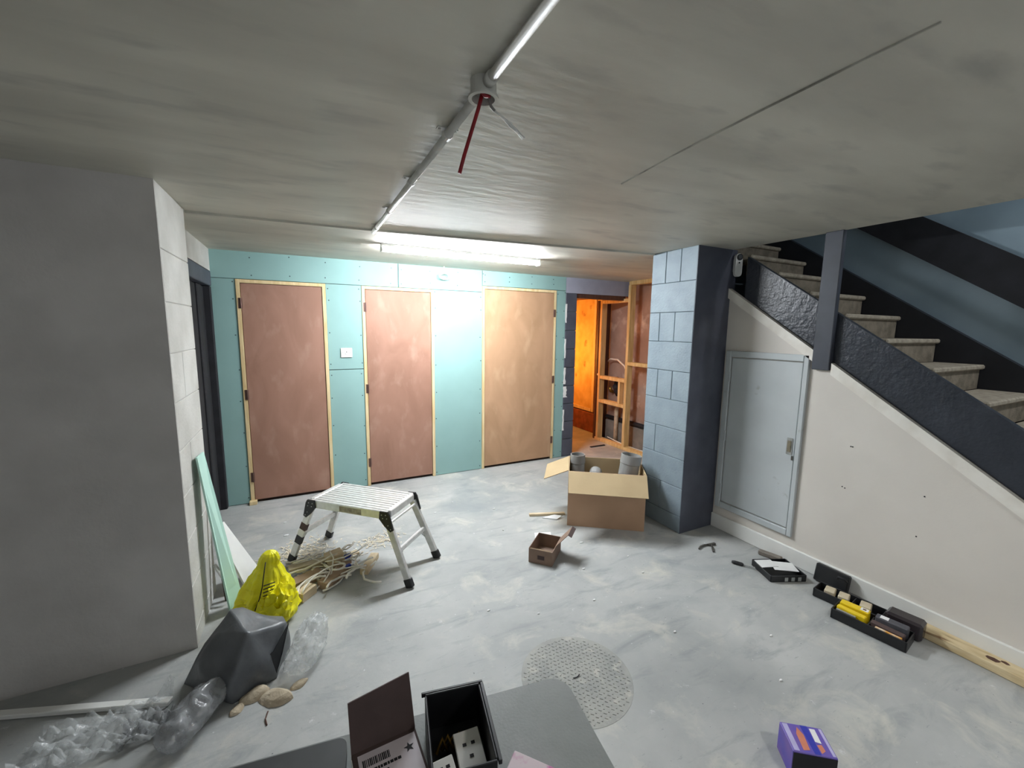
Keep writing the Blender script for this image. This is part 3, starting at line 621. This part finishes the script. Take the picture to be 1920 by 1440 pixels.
# saw dust and shavings
b = B(); R2 = random.Random(5)
for k in range(700):
    if k < 500: x, y = R2.gauss(-.08, .11), R2.gauss(3.22, .10)
    else: x, y = R2.gauss(.47, .08), R2.gauss(3.16, .06)
    a = R2.uniform(0, 3.14); l = R2.uniform(.006, .03); wv = R2.uniform(.002, .004); z = R2.uniform(.0005, .006)
    c, s = math.cos(a), math.sin(a)
    b.sheet([(x - c * l / 2 - s * wv, y - s * l / 2 + c * wv, z), (x - c * l / 2 + s * wv, y - s * l / 2 - c * wv, z), (x + c * l / 2 + s * wv, y + s * l / 2 - c * wv, z + .002), (x + c * l / 2 - s * wv, y + s * l / 2 + c * wv, z + .003)], .0006)
tag(done('wood_shavings', b, mat('pale_shavings', srgb(226, 216, 196), srgb(206, 194, 170), scale=30, rough=.9)), 'loose pale shavings strewn around the step platform', 'shavings', kind='stuff')
# chips strewn over the open floor
chips = [(.99, 3.45, .03), (1.2, 3.6, .02), (1.5, 3.3, .03), (1.86, 2.46, .03), (1.66, 2.16, .025), (1.52, 1.86, .02), (2.0, 1.95, .02), (.9, 2.05, .02), (1.75, 1.45, .02), (2.2, 1.2, .02), (1.95, 1.0, .02), (.2, 3.9, .04), (-.2, 3.8, .03), (.72, 3.8, .02), (1.4, 2.9, .02), (-.18, 3.55, .05), (2.05, 2.15, .02), (1.15, 1.9, .015)]
R3 = random.Random(3)
for x, y, l in chips:
    n = 5; b = B(); a0 = R3.uniform(0, 6)
    pl = [(x + l / 2 * math.cos(a0 + k * 1.257) * R3.uniform(.6, 1.2), y + l / 4 * math.sin(a0 + k * 1.257) * R3.uniform(.6, 1.2)) for k in range(n)]
    b.prism(pl, lambda x, y: (x, y, .0008), lambda x, y: (x, y, .006))
    tag(done('plaster_chip', b, paper_m), 'tiny white plaster chip lying on the open floor', 'chip', 'plaster chips on the floor')

# manhole cover
mh = thing('manhole_cover', 'round patterned inspection cover set in the concrete floor', 'manhole cover', (1.09, 1.44, 0))
mhm = mat('worn_grey_cover', srgb(166, 166, 160), srgb(146, 148, 145), scale=7, rough=.7, bump=.2, bscale=60, c3=srgb(184, 182, 174), scale3=14, lo3=.56, hi3=.7)
done('disc', B().lathe([(.262, .0003), (.262, .0008), (.26, .0012)], 48), mhm, mh)
b = B()
for i in range(-12, 13):
    for j in range(-12, 13):
        x, y = i * .021 + (.0105 if j % 2 else 0), j * .021
        if x * x + y * y < .245 ** 2:
            b.box(-.0065, .0065, -.0028, .0028, .0013, .0036, M=Matrix.Translation((x, y, 0)) @ Matrix.Rotation(math.pi / 4 if (i + j) % 2 else -math.pi / 4, 4, 'Z'))
o = done('tread_pattern', b, mhm, mh); o['kind'] = 'stuff'
done('lifting_eye', B().tube([(-.02, 0, .003), (-.008, -.006, .005), (.008, -.003, .005), (.02, .005, .003)], .0022, 6), blackmat_m, mh)

# ================================================================== LEFT HAND RUBBISH
g = Vector((rt.x, rt.y, 0)).normalized(); gd = Vector((-g.y, g.x, 0))       # picture-right and away, on the floor
# leaning plasterboard offcut
pb = done('plasterboard_strip', B().sheet([(-.446, 2.675, .002), (-.393, 2.76, .002), (-.5345, 2.82, .925), (-.5345, 2.655, .937)], .012), tealpaper_m)
tag(pb, 'tall turquoise plasterboard offcut leaning against the white pier', 'plasterboard offcut')
wh = done('white_board', B().sheet([(-.385, 2.875, .002), (-.327, 3.075, .002), (-.505, 3.05, .40), (-.530, 2.95, .40)], .010), paper_m)
tag(wh, 'bright white board leaning behind the turquoise offcut', 'board')
tag(done('batten_offcut', B().beam((-.47, 2.82, .002), (-.52, 2.90, .55), .03, .02, .002), darkcard_m), 'thin dark batten in the gap behind the turquoise offcut', 'batten')
tag(done('white_tube_offcut', B().tube([(-.44, 2.78, .07), (-.53, 2.86, .22)], .010, 10), whitepl_m, None, True), 'short white plastic tube behind the turquoise offcut', 'tube')

def bagmesh(rx, ry, h, seed, power=.7, fold=.18, topshift=(0, 0), topscale=.6, nf=3.0, flat=.0):
    sv = Vector((seed * 3.1, seed * 1.7, seed * 2.3))
    def fn(u, v):
        a = u * 2 * math.pi; ph = (v - .5) * math.pi
        cr = abs(math.cos(ph)) ** power; sz = .5 + .5 * math.copysign(abs(math.sin(ph)) ** power, math.sin(ph))
        ca_, sa = math.cos(a), math.sin(a)
        ca_ = math.copysign(abs(ca_) ** .75, ca_); sa = math.copysign(abs(sa) ** .75, sa)
        sc_ = 1 + (topscale - 1) * sz
        p = Vector((rx * cr * ca_ * sc_ + topshift[0] * sz, ry * cr * sa * sc_ + topshift[1] * sz, h * sz))
        q = p / max(rx, ry) * nf + sv
        r = 1 - 2 * abs(noise.noise(q)); r2 = 1 - 2 * abs(noise.noise(q * 2.3 + Vector((9, 4, 1))))
        k = 1 + fold * (r * .6 + r2 * .4) * min(1, 4 * v)
        p = Vector((p.x * k, p.y * k, max(0.001, p.z * (1 + fold * .7 * r * min(1, 3 * v)))))
        return p
    return fn
# yellow carrier bag
def yellow_bag_material():
    m = mat('yellow_carrier_film', srgb(246, 238, 30), srgb(232, 222, 20), scale=7, rough=.35, bump=.2, bscale=14)
    return m
def ybag(u, v):
    a = u * 2 * math.pi
    prof = [(0, .125), (.12, .14), (.35, .122), (.58, .082), (.76, .05), (.88, .047), (.96, .036), (1, 0)]
    for (v0, r0), (v1, r1) in zip(prof, prof[1:]):
        if v0 <= v <= v1: r = r0 + (r1 - r0) * (v - v0) / (v1 - v0); break
    pl = .30 * (1 - v) ** .6
    fold = 1 + pl * (abs(math.sin(3.5 * a + 1.2 + v)) - .5) + .12 * (abs(math.sin(7 * a + 4 * v)) - .5)
    x = r * math.cos(a) * fold; y = .8 * r * math.sin(a) * fold
    q = Vector((x, y, v * .4)) * 15
    k = 1 + .16 * (1 - 2 * abs(noise.noise(q))) * (1 if v < 1 else 0)
    lean = .035 * v * v
    return Vector((x * k + lean - .015, y * k, .002 + .372 * v * (1 + .03 * noise.noise(q * .7))))
yl = thing('yellow_bag', 'crumpled bright yellow carrier bag standing beside the turquoise offcut', 'bag', (-.235, 2.60, 0), RZ)
done('bag_film', B().blob(ybag, 54, 30), yellow_bag_material(), yl, False)
done('bag_lobe', B().blob(bagmesh(.085, .08, .17, 4, .8, .42, (.01, 0), .75, 3.6), 34, 18), MATS['yellow_carrier_film'], yl, False).location = (.085, -.075, 0)
b = B()
for k in range(4): b.tube(arc((.035, -.118 + .004 * k, .17 + .018 * k), (.085, -.10 + .006 * k, .185 + .016 * k), .008, 5, (0, -1, .4)), .003, 5)
done('print_stripe', b, blackmat_m, yl)['kind'] = 'stuff'
done('drawstring', B().tube([(.02, -.05, .33), (.028, -.085, .28), (.03, -.11, .22), (.02, -.125, .16), (.0, -.14, .10)], .003, 5), blackmat_m, yl, True)
# grey rubble sack
gs = thing('rubble_sack', 'bulging dark grey plastic rubble sack slumped at the foot of the pier', 'bag', (-.315, 2.185, 0), RZ)
def hull_film(pts, seed, amp=.006, cuts=5, sm_=.3):
    b = B(); vs_ = [b.bm.verts.new(p) for p in pts]
    r = bmesh.ops.convex_hull(b.bm, input=vs_)
    junk = [v for v in b.bm.verts if not v.link_faces]
    bmesh.ops.delete(b.bm, geom=junk, context='VERTS')
    bmesh.ops.subdivide_edges(b.bm, edges=b.bm.edges[:], cuts=cuts, use_grid_fill=True, smooth=sm_)
    for v in b.bm.verts:
        n_ = noise.noise(v.co * 9 + Vector((seed, 0, 0))); m_ = 1 - 2 * abs(noise.noise(v.co * 5 + Vector((0, seed, 2))))
        v.co = v.co + v.co.normalized() * amp * (n_ + 1.6 * m_); v.co.z = max(.001, v.co.z)
    return b
sack = [(-.218, -.095, 0), (-.151, -.044, .16), (-.054, .004, .28), (-.026, .046, .27), (.179, .047, .205), (.089, -.10, .25), (-.077, -.061, .21), (.17, .02, .15), (.165, -.055, 0), (.06, -.18, .0),
        (.05, -.19, .06), (-.108, -.134, 0), (-.15, .1, 0), (.15, .1, 0), (.13, .09, .19), (-.08, .10, .20), (.15, -.08, .10)]
done('sack_film', hull_film(sack, 3.3, .013, 9, .08), greybag_m, gs, True)
done('loose_corner', B().sheet([(.10, -.135, .10), (.172, -.06, .0), (.19, -.02, .10), (.20, .03, .215), (.165, -.05, .13)], .004), mat('black_sack_lining', srgb(38, 40, 44), scale=9, rough=.3), gs)
# clear polythene
cp = tag(done('clear_bag', B().blob(bagmesh(.075, .12, .16, 7, .7, .35, (.02, .05), .6, 3.5), 44, 24), clear_m, None, True), 'clear crumpled polythene bag right of the grey sack', 'plastic bag')
cp.location = (-.068, 2.10, 0); cp.rotation_euler = (0, 0, RZ)
def capsule(r, l, seed):
    sv = Vector((seed, 2 * seed, 3))
    def fn(u, v):
        a = u * 2 * math.pi; t = (v - .5) * 2
        rr = r * (1 - abs(t) ** 6) ** .5 if abs(t) < 1 else 0
        p = Vector((t * l / 2, rr * math.cos(a), r + rr * math.sin(a)))
        n_ = 1 - 2 * abs(noise.noise(p * 16 + sv))
        k = 1 + .22 * n_
        return Vector((p.x, p.y * k, max(.001, p.z * (1 + .15 * n_))))
    return fn
cr = tag(done('clear_wrapper', B().blob(capsule(.058, .29, 3), 36, 28), cleargrey_m, None, True), 'rolled clear plastic wrapper lying in front of the grey sack', 'plastic wrapper')
cr.location = (-.47, 1.925, 0); cr.rotation_euler = (0, 0, math.atan2(.22, .13))
def sheetfn(sx, sy, h, seed):
    b = B(); n = 26; grid = []
    for i in range(n + 1):
        row = []
        for j in range(n + 1):
            u, v = i / n - .5, j / n - .5
            e = 1 + .35 * noise.noise(Vector((math.atan2(v, u) * 1.3, seed, 2)))
            q = Vector((u * 7, v * 7, seed))
            z = .003 + h * abs(noise.noise(q)) * 1.6 + h * .5 * abs(noise.noise(q * 2.7))
            row.append(b.bm.verts.new((u * sx * e, v * sy * e, z)))
        grid.append(row)
    for i in range(n):
        for j in range(n): b.bm.faces.new((grid[i][j], grid[i + 1][j], grid[i + 1][j + 1], grid[i][j + 1]))
    return b
cs = tag(done('polythene_sheet', sheetfn(.42, .22, .07, 4.2), clear_m, None, True), 'flat crumpled clear polythene sheet nearest the lower left corner', 'plastic sheet')
cs.location = (-.80, 2.02, 0); cs.rotation_euler = (0, 0, RZ + .45)
cs2 = tag(done('polythene_scrap', sheetfn(.20, .12, .05, 8.7), cleargrey_m, None, True), 'small dark polythene scrap between wrapper and skirting batten', 'plastic sheet')
cs2.location = (-.60, 1.98, 0); cs2.rotation_euler = (0, 0, RZ + .5)
tag(done('white_batten', B().beam((-1.45, 2.418, .012), (-.585, 2.10, .012), .035, .02, .003, side=(.35, .93, 0)), skirt_m), 'white painted batten lying along the foot of the shaded wall', 'batten')
for i, (x, y, s, lab) in enumerate(((-.175, 1.93, .052, 'largest beige plaster lump in front of the grey sack'), (-.262, 1.985, .045, 'middle beige plaster lump in front of the grey sack'), (-.085, 1.965, .026, 'small beige plaster lump right of the largest one'), (-.325, 1.935, .022, 'small beige plaster lump nearest the rolled wrapper'))):
    rr = random.Random(40 + i)
    pts = [(s * 1.5 * math.cos(k * .9) * rr.uniform(.7, 1.1), s * .9 * math.sin(k * .9) * rr.uniform(.7, 1.1), 0.001) for k in range(7)] + [(s * 1.2 * math.cos(k * 1.2) * rr.uniform(.5, 1), s * .7 * math.sin(k * 1.2) * rr.uniform(.5, 1), s * rr.uniform(.3, .6)) for k in range(6)]
    o = done('plaster_lump', hull_film(pts, i * 2.0, .003, 3), rubble_m, None, False)
    o.location = (x, y, 0); o.rotation_euler = (0, 0, RZ + .5 * i); tag(o, lab, 'rubble', 'beige plaster lumps')
tag(done('twig', B().tube([(-.205, 1.80, .003), (-.212, 1.83, .005), (-.205, 1.87, .003)], .003, 5), bracket_m), 'short brown splinter in front of the plaster lumps', 'splinter')

# ================================================================== RIGHT HAND TOOLS
# pliers
pp = thing('pliers', 'dark grey pliers lying on the floor by the skirting', 'pliers', (2.70, 1.99, 0), RZ)
plm = mat('dull_tool_steel', srgb(96, 94, 88), srgb(74, 72, 68), scale=20, rough=.5, metal=.3)
done('jaw', B().prism([(.02, .01), (.075, .028), (.07, .045), (.03, .03), (.0, .02)], lambda x, y: (x, y, .002), lambda x, y: (x, y, .016)), plm, pp)
done('handle', B().tube([(.02, .02, .009), (-.02, .015, .009), (-.06, -.01, .009), (-.085, -.04, .009)], [.006, .007, .008, .007], 8), plm, pp, True)
done('handle', B().tube([(.03, .02, .009), (.03, -.01, .009), (.015, -.05, .009), (.005, -.08, .009)], [.006, .007, .008, .007], 8), plm, pp, True)

# parts tray with papers
tr = thing('parts_tray', 'shallow black tray of leaflets on the floor by the skirting', 'tray', (2.84, 1.545, 0), RZ + .05)
bx('tray_base', black_m, tr, -.12, .12, -.10, .10, .001, .008)
for a in ((-.12, .12, -.104, -.098), (-.12, .12, .098, .104)): bx('tray_wall', black_m, tr, *a, .001, .045, bev=.002)
for a in ((-.124, -.118, -.1, .1), (.118, .124, -.1, .1)): bx('tray_wall', black_m, tr, *a, .001, .045, bev=.002)
for k in range(3): bx('clip', steel_m, tr, -.03 + .045 * k, -.008 + .045 * k, -.108, -.1045, .008, .034)
def paper(lab, x, y, z, sx, sy, r):
    o = done('leaflet', B().sheet([(-sx, -sy, 0), (sx, -sy, 0), (sx, sy, .004), (-sx, sy, .006)], .003), paper_m); o.location = (x, y, z); o.rotation_euler = (0, 0, r); return tag(o, lab, 'paper')
paper('larger white leaflet lying on the black tray', 2.87, 1.53, .046, .075, .05, RZ - .15)
paper('smaller white leaflet at the left of the black tray', 2.79, 1.60, .050, .06, .04, RZ + .1)
ps = thing('screwdriver', 'black-handled screwdriver poking out left of the black tray', 'screwdriver', (2.70, 1.70, .012), RZ - .6)
done('grip', B().lathe([(.008, 0), (.013, .01), (.013, .06), (.008, .075)], 10, M=Matrix.Rotation(-math.pi / 2, 4, 'Y')), black_m, ps, True)
done('shaft', B().tube([(0, 0, 0), (.07, 0, .004)], .004), steel_m, ps)
tag(done('sanding_block', B().box(-.075, .075, -.02, .02, .001, .035, bev=.006, M=Matrix.Translation((2.985, 1.69, 0)) @ Matrix.Rotation(math.radians(-75), 4, 'Z')), mat('worn_grey_brown_block', srgb(140, 132, 122), srgb(110, 102, 94), scale=15, rough=.7)), 'worn grey-brown block against the skirting behind the tray', 'block')

# open organiser case: deep tray in front, lid tray leaning on the skirting
oc = thing('organiser_case', 'open black organiser case full of packets lying beside the skirting', 'tool case', (2.70, .98, 0), math.atan2(-.287, .04))
# local x runs along the wall towards the viewer, local y towards the wall
def tray(name, x0, x1, y0, y1, h, m, par):
    o = bx(name, m, par, x0, x1, y0, y1, .001, .008, bev=.002)
    for a in ((x0, x1, y0 - .005, y0 + .001), (x0, x1, y1 - .001, y1 + .005), (x0 - .005, x0 + .001, y0 - .005, y1 + .005), (x1 - .001, x1 + .005, y0 - .005, y1 + .005)): bx('tray_wall', m, o, *a, .002, h, bev=.002)
    return o
base = tray('case_base', -.16, .16, -.01, .12, .06, black_m, oc)
bx('divider', black_m, base, -.003, .003, -.004, .114, .009, .052)
lidt = tray('case_lid', -.30, .02, .135, .245, .055, black_m, oc)
bx('divider', black_m, lidt, -.12, -.116, .142, .238, .009, .05)
bx('hinge', black_m, oc, -.10, .0, .1255, .1295, .02, .055)
blid = bx('smoked_lid', mat('smoked_brown_plastic', srgb(58, 52, 54), srgb(48, 42, 46), scale=6, rough=.25), oc, .035, .19, .14, .235, .001, .10, bev=.012)
ocm = Matrix.Translation((2.70, .98, 0)) @ Matrix.Rotation(math.atan2(-.287, .04), 4, 'Z')
def put(name, lab, cat, m, x, y, z, sx, sy, sz, r=0, bev=.004, tx=0, group=None):
    o = done(name, B().box(-sx, sx, -sy, sy, 0, sz, bev=bev), m); o.matrix_world = ocm @ Matrix.Translation((x, y, z)) @ Matrix.Rotation(r, 4, 'Z') @ Matrix.Rotation(tx, 4, 'X'); return tag(o, lab, cat, group)
y1 = put('yellow_packet', 'larger yellow packet with white sticker in the organiser case', 'packet', yellow_m, -.082, .082, .012, .066, .024, .07, .05)
bx('sticker', paper_m, y1, .025, .06, -.016, .016, .0702, .071); bx('emblem', hinge_m, y1, .035, .05, -.007, .007, .0712, .072)
put('yellow_packet', 'narrow yellow packet along the front of the organiser case', 'packet', yellow_m, -.082, .026, .012, .066, .015, .064, -.04)
put('clear_packet', 'silvery blister packet at the case front edge', 'packet', steel_m, -.10, .003, .012, .045, .006, .052, 0, .002)
put('grey_packet', 'dark grey packet with a small label at the right of the case', 'packet', mat('grey_printed_card', srgb(86, 86, 92), srgb(64, 64, 70), scale=12, rough=.6), .08, .085, .012, .068, .024, .075, .05)
bx('label', paper_m, bpy.data.objects['grey_packet'], -.05, -.015, -.016, .016, .0752, .076)
put('dark_packet', 'dark slim packet at the front right of the case', 'packet', darkcard_m, .075, .035, .012, .07, .018, .055, -.05)
put('orange_strip', 'orange and white strip at the near end of the case', 'packet', mat('orange_print', srgb(214, 150, 50), srgb(230, 220, 200), scale=30, rough=.5), .085, .002, .012, .055, .006, .05, 0, .002)
for k, (x, lab) in enumerate(((-.235, 'cream card packet farthest along the case lid'), (-.165, 'cream card packet in the middle of the case lid'), (-.06, 'cream card packet nearest the viewer in the case lid'))):
    put('cream_packet', lab, 'packet', mat('cream_card', srgb(216, 204, 178), srgb(196, 182, 154), scale=16, rough=.7), x, .19, .012, .026, .036, .05, .15, group='cream packets in the case lid')
# black case lying flat against the skirting
bl = thing('black_case', 'flat black plastic case propped on the skirting beyond the organiser', 'tool case', (2.985, 1.30, 0), math.radians(-90))
done('shell', B().box(-.095, .095, -.018, .018, 0, .115, bev=.006, M=Matrix.Translation((0, .0, .006)) @ Matrix.Rotation(-.22, 4, 'X')), black_m, bl)
done('carry_handle', B().tube([(.05, -.03, .10), (.06, -.05, .12), (.095, -.05, .12), (.10, -.03, .10)], .007, 8), blackmat_m, bl, True)
# timber plank along the skirting
pk = thing('timber_plank', 'rough pale timber plank on the floor along the right skirting', 'plank', (2.96, .3, 0))
done('plank_body', B().box(-.022, .073, -.95, .56, .001, .046, bev=.004), mat('rough_sawn_timber', srgb(226, 208, 170), srgb(200, 178, 136), scale=7, rough=.85, stretch=(6, 1, 6), c3=srgb(118, 86, 62), scale3=3.5, lo3=.66, hi3=.74), pk)
for x, y, s in ((.02, .285, .020), (.04, .25, .013), (.03, .165, .012)):
    pl = [(x + s * math.cos(k * .9) * random.uniform(.6, 1.1), y + s * 1.5 * math.sin(k * .9) * random.uniform(.6, 1.1)) for k in range(7)]
    done('bark_knot', B().prism(pl, lambda x, y: (x, y, .0462), lambda x, y: (x, y, .0470)), bracket_m, pk)

# ================================================================== FOREGROUND TABLE
TZ2 = .72; s_ = (1.637 - TZ2) / .937
tb = thing('work_table', 'grey plastic work table corner at the bottom edge', 'table', (.03, .50, 0), math.radians(-8))
tb.location = (-.09, .50, 0)
def rrect(x0, x1, y0, y1, r, n=6):
    pts = []
    for cx0, cy0, a0 in ((x1 - r, y1 - r, 0), (x0 + r, y1 - r, 90), (x0 + r, y0 + r, 180), (x1 - r, y0 + r, 270)):
        for k in range(n + 1):
            a = math.radians(a0 + 90 * k / n); pts.append((cx0 + r * math.cos(a), cy0 + r * math.sin(a)))
    return pts
done('table_top', B().prism(rrect(-.62, .62, -.30, .42, .05), lambda x, y: (x, y, TZ2 - .035), lambda x, y: (x, y, TZ2)), greyplast_m, tb)
done('rim', B().prism(rrect(-.61, .61, -.29, .41, .045), lambda x, y: (x, y, TZ2 - .055), lambda x, y: (x, y, TZ2 - .0355)), black_m, tb)
for x in (-.55, .55):
    for y in (-.23, .35): done('leg', B().tube([(x, y, .002), (x, y, TZ2 - .056)], .015, 10), steel_m, tb)

def wpt(u, v, z):
    d = fw + rt * ((u - 960) / FPX) - up * ((v - 720) / FPX); t = (z - 1.6372) / d.z
    return Vector((d.x * t, d.y * t, z))
ta = math.radians(-8)
# dark tool case at the left of the table
dc = thing('dark_tool_case', 'dark flat tool case on the table left of the labelled carton', 'tool case', (-.135, .797, TZ2), ta)
done('shell', B().prism(rrect(-.20, .17, -.14, .10, .02), lambda x, y: (x, y, .001), lambda x, y: (x, y, .03)), mat('charcoal_plastic', srgb(70, 72, 74), srgb(62, 64, 66), scale=10, rough=.5), dc)
bx('latch', black_m, dc, -.03, .03, .1005, .108, .006, .024, bev=.002)
# labelled carton
lc = thing('labelled_carton', 'dark carton with raised flap and white barcode label on the table', 'box', (.115, .77, TZ2), math.radians(2))
bx('body', darkcard_m, lc, -.065, .065, -.13, .03, .001, .06, bev=.002)
rf = done('raised_flap', B().sheet([(-.065, .031, .058), (.065, .031, .058), (.065, .075, .155), (-.065, .06, .15)], .004), darkcard_m, lc)
done('white_edge', B().box(-.0665, -.0652, -.10, .02, .004, .058), paper_m, lc)
lb = bx('label', mat('white_sticker', srgb(214, 204, 210), scale=12, rough=.6), lc, -.055, .06, -.10, .018, .0602, .0608)
b = B()
for k in range(16):
    x = -.048 + k * .0034
    b.box(x, x + random.choice((.0012, .0018, .0024)), -.012, .004, .0609, .0612)
done('barcode', b, blackmat_m, lb)['kind'] = 'stuff'
for y, n in ((-.022, 11), (-.034, 7), (-.058, 13), (-.068, 10), (-.078, 12)):
    b = B(); x = -.048
    for k in range(n):
        l = random.uniform(.003, .007); b.box(x, x + l, y - .003, y + .003, .0609, .0612); x += l + .0014
    done('text_line', b, blackmat_m, lb)['kind'] = 'stuff'
star = [(.042 + (.011 if k % 2 == 0 else .0045) * math.cos(k * math.pi / 5 + .4), -.010 + (.011 if k % 2 == 0 else .0045) * math.sin(k * math.pi / 5 + .4)) for k in range(10)]
done('star_mark', B().prism(star, lambda x, y: (x, y, .0609), lambda x, y: (x, y, .0612)), blackmat_m, lb)
# black bin with wiring accessories
bb = thing('black_bin', 'open black plastic bin of electrical fittings on the table', 'bin', (.255, .735, TZ2), ta - .05)
bx('bin_base', black_m, bb, -.058, .058, -.09, .085, .001, .006)
for a in ((-.062, .062, .0855, .0905), (-.062, .062, -.0955, -.0905), (-.0635, -.0585, -.09, .085), (.0585, .0635, -.09, .085)): bx('bin_wall', black_m, bb, *a, .001, .095, bev=.0015)
for a in ((-.07, .07, .0908, .097), (.0638, .071, -.096, .0905)): bx('bin_rim', black_m, bb, *a, .085, .095, bev=.001)
bbm = Matrix.Translation((.255, .735, TZ2)) @ Matrix.Rotation(ta - .05, 4, 'Z')
def face(lab, x, y, z, sx, sy, r):
    o = thing('socket_plate', lab, 'socket', (0, 0, 0), 0, 'socket plates in the black bin')
    o.matrix_world = bbm @ Matrix.Translation((x, y, z)) @ Matrix.Rotation(r, 4, 'Z') @ Matrix.Rotation(.25, 4, 'X')
    bx('plate', whitepl_m, o, -sx, sx, -sy, sy, 0, .006, bev=.0015)
    for hx, hy in ((-.3, .4), (.35, .4), (.05, -.1)): bx('slot', blackmat_m, o, sx * hx - .004, sx * hx + .004, sy * hy - .003, sy * hy + .003, .0061, .0066)
face('larger white socket plate in the black bin', .022, -.02, .035, .028, .045, .1)
face('smaller white socket plate left of the larger one in the bin', -.032, -.045, .03, .022, .03, .2)
for k in range(6):
    o = done('brass_clip', B().tube([bbm @ Vector((-.045 + .012 * k, .02 + .004 * (k % 3), .012)), bbm @ Vector((-.03 + .012 * k, .035, .03 + .004 * (k % 2))), bbm @ Vector((-.02 + .012 * k, .02, .012))], .004, 6), brass_m, None, True)
    tag(o, 'brass clip jumbled in the black bin behind the socket plates', 'clip', 'brass clips in the black bin')
pkx = wpt(962, 1425, TZ2 + .04)
pi_ = thing('pink_packet', 'pink and white printed packet at the bottom edge of the table', 'packet', (.355, .635, TZ2), math.radians(40))
bx('carton', pink_m, pi_, -.05, .03, -.07, .03, .001, .04, bev=.002); bx('side_print', mat('magenta_print', srgb(190, 70, 150), scale=20, rough=.5), pi_, .0302, .031, -.06, .02, .006, .034)
# purple carton on the floor
pu = thing('purple_carton', 'blue and purple printed carton at the bottom right', 'box', (1.635, .715, 0), -.66)
pu.scale = (1.22, 1.08, 1)
bx('carton', mat('violet_print_card', srgb(96, 84, 176), srgb(120, 96, 170), scale=14, rough=.5), pu, -.065, .055, -.05, .06, .001, .115, bev=.002)
pm = {'lav': mat('lavender_print', srgb(190, 184, 226), scale=30, rough=.5), 'org': mat('coral_print', srgb(216, 136, 108), scale=30, rough=.5), 'blu': mat('royal_blue_print', srgb(58, 64, 178), scale=30, rough=.5), 'wht': paper_m}
for nm, k, pl in (('print_band', 'lav', [(-.06, -.045), (-.045, -.045), (-.045, .055), (-.06, .055)]), ('print_band', 'blu', [(-.005, -.048), (.012, -.048), (.012, .058), (-.008, .058)]), ('print_patch', 'org', [(-.033, -.04), (-.014, -.036), (-.01, .02), (-.02, .048), (-.031, .02)]), ('print_patch', 'wht', [(.014, .0), (.03, -.004), (.032, .05), (.016, .05)]), ('print_patch', 'org', [(.016, -.042), (.03, -.03), (.028, -.008), (.014, -.012)]), ('print_band', 'lav', [(.044, -.045), (.052, -.045), (.052, .055), (.044, .055)])):
    done(nm, B().prism(pl, lambda x, y: (x, y, .1152), lambda x, y: (x, y, .1156)), pm[k], pu)
bx('shaded_front', blackmat_m, pu, -.064, .054, -.0515, -.0505, .002, .11)  # black sheet paints in the shade on the carton's near side
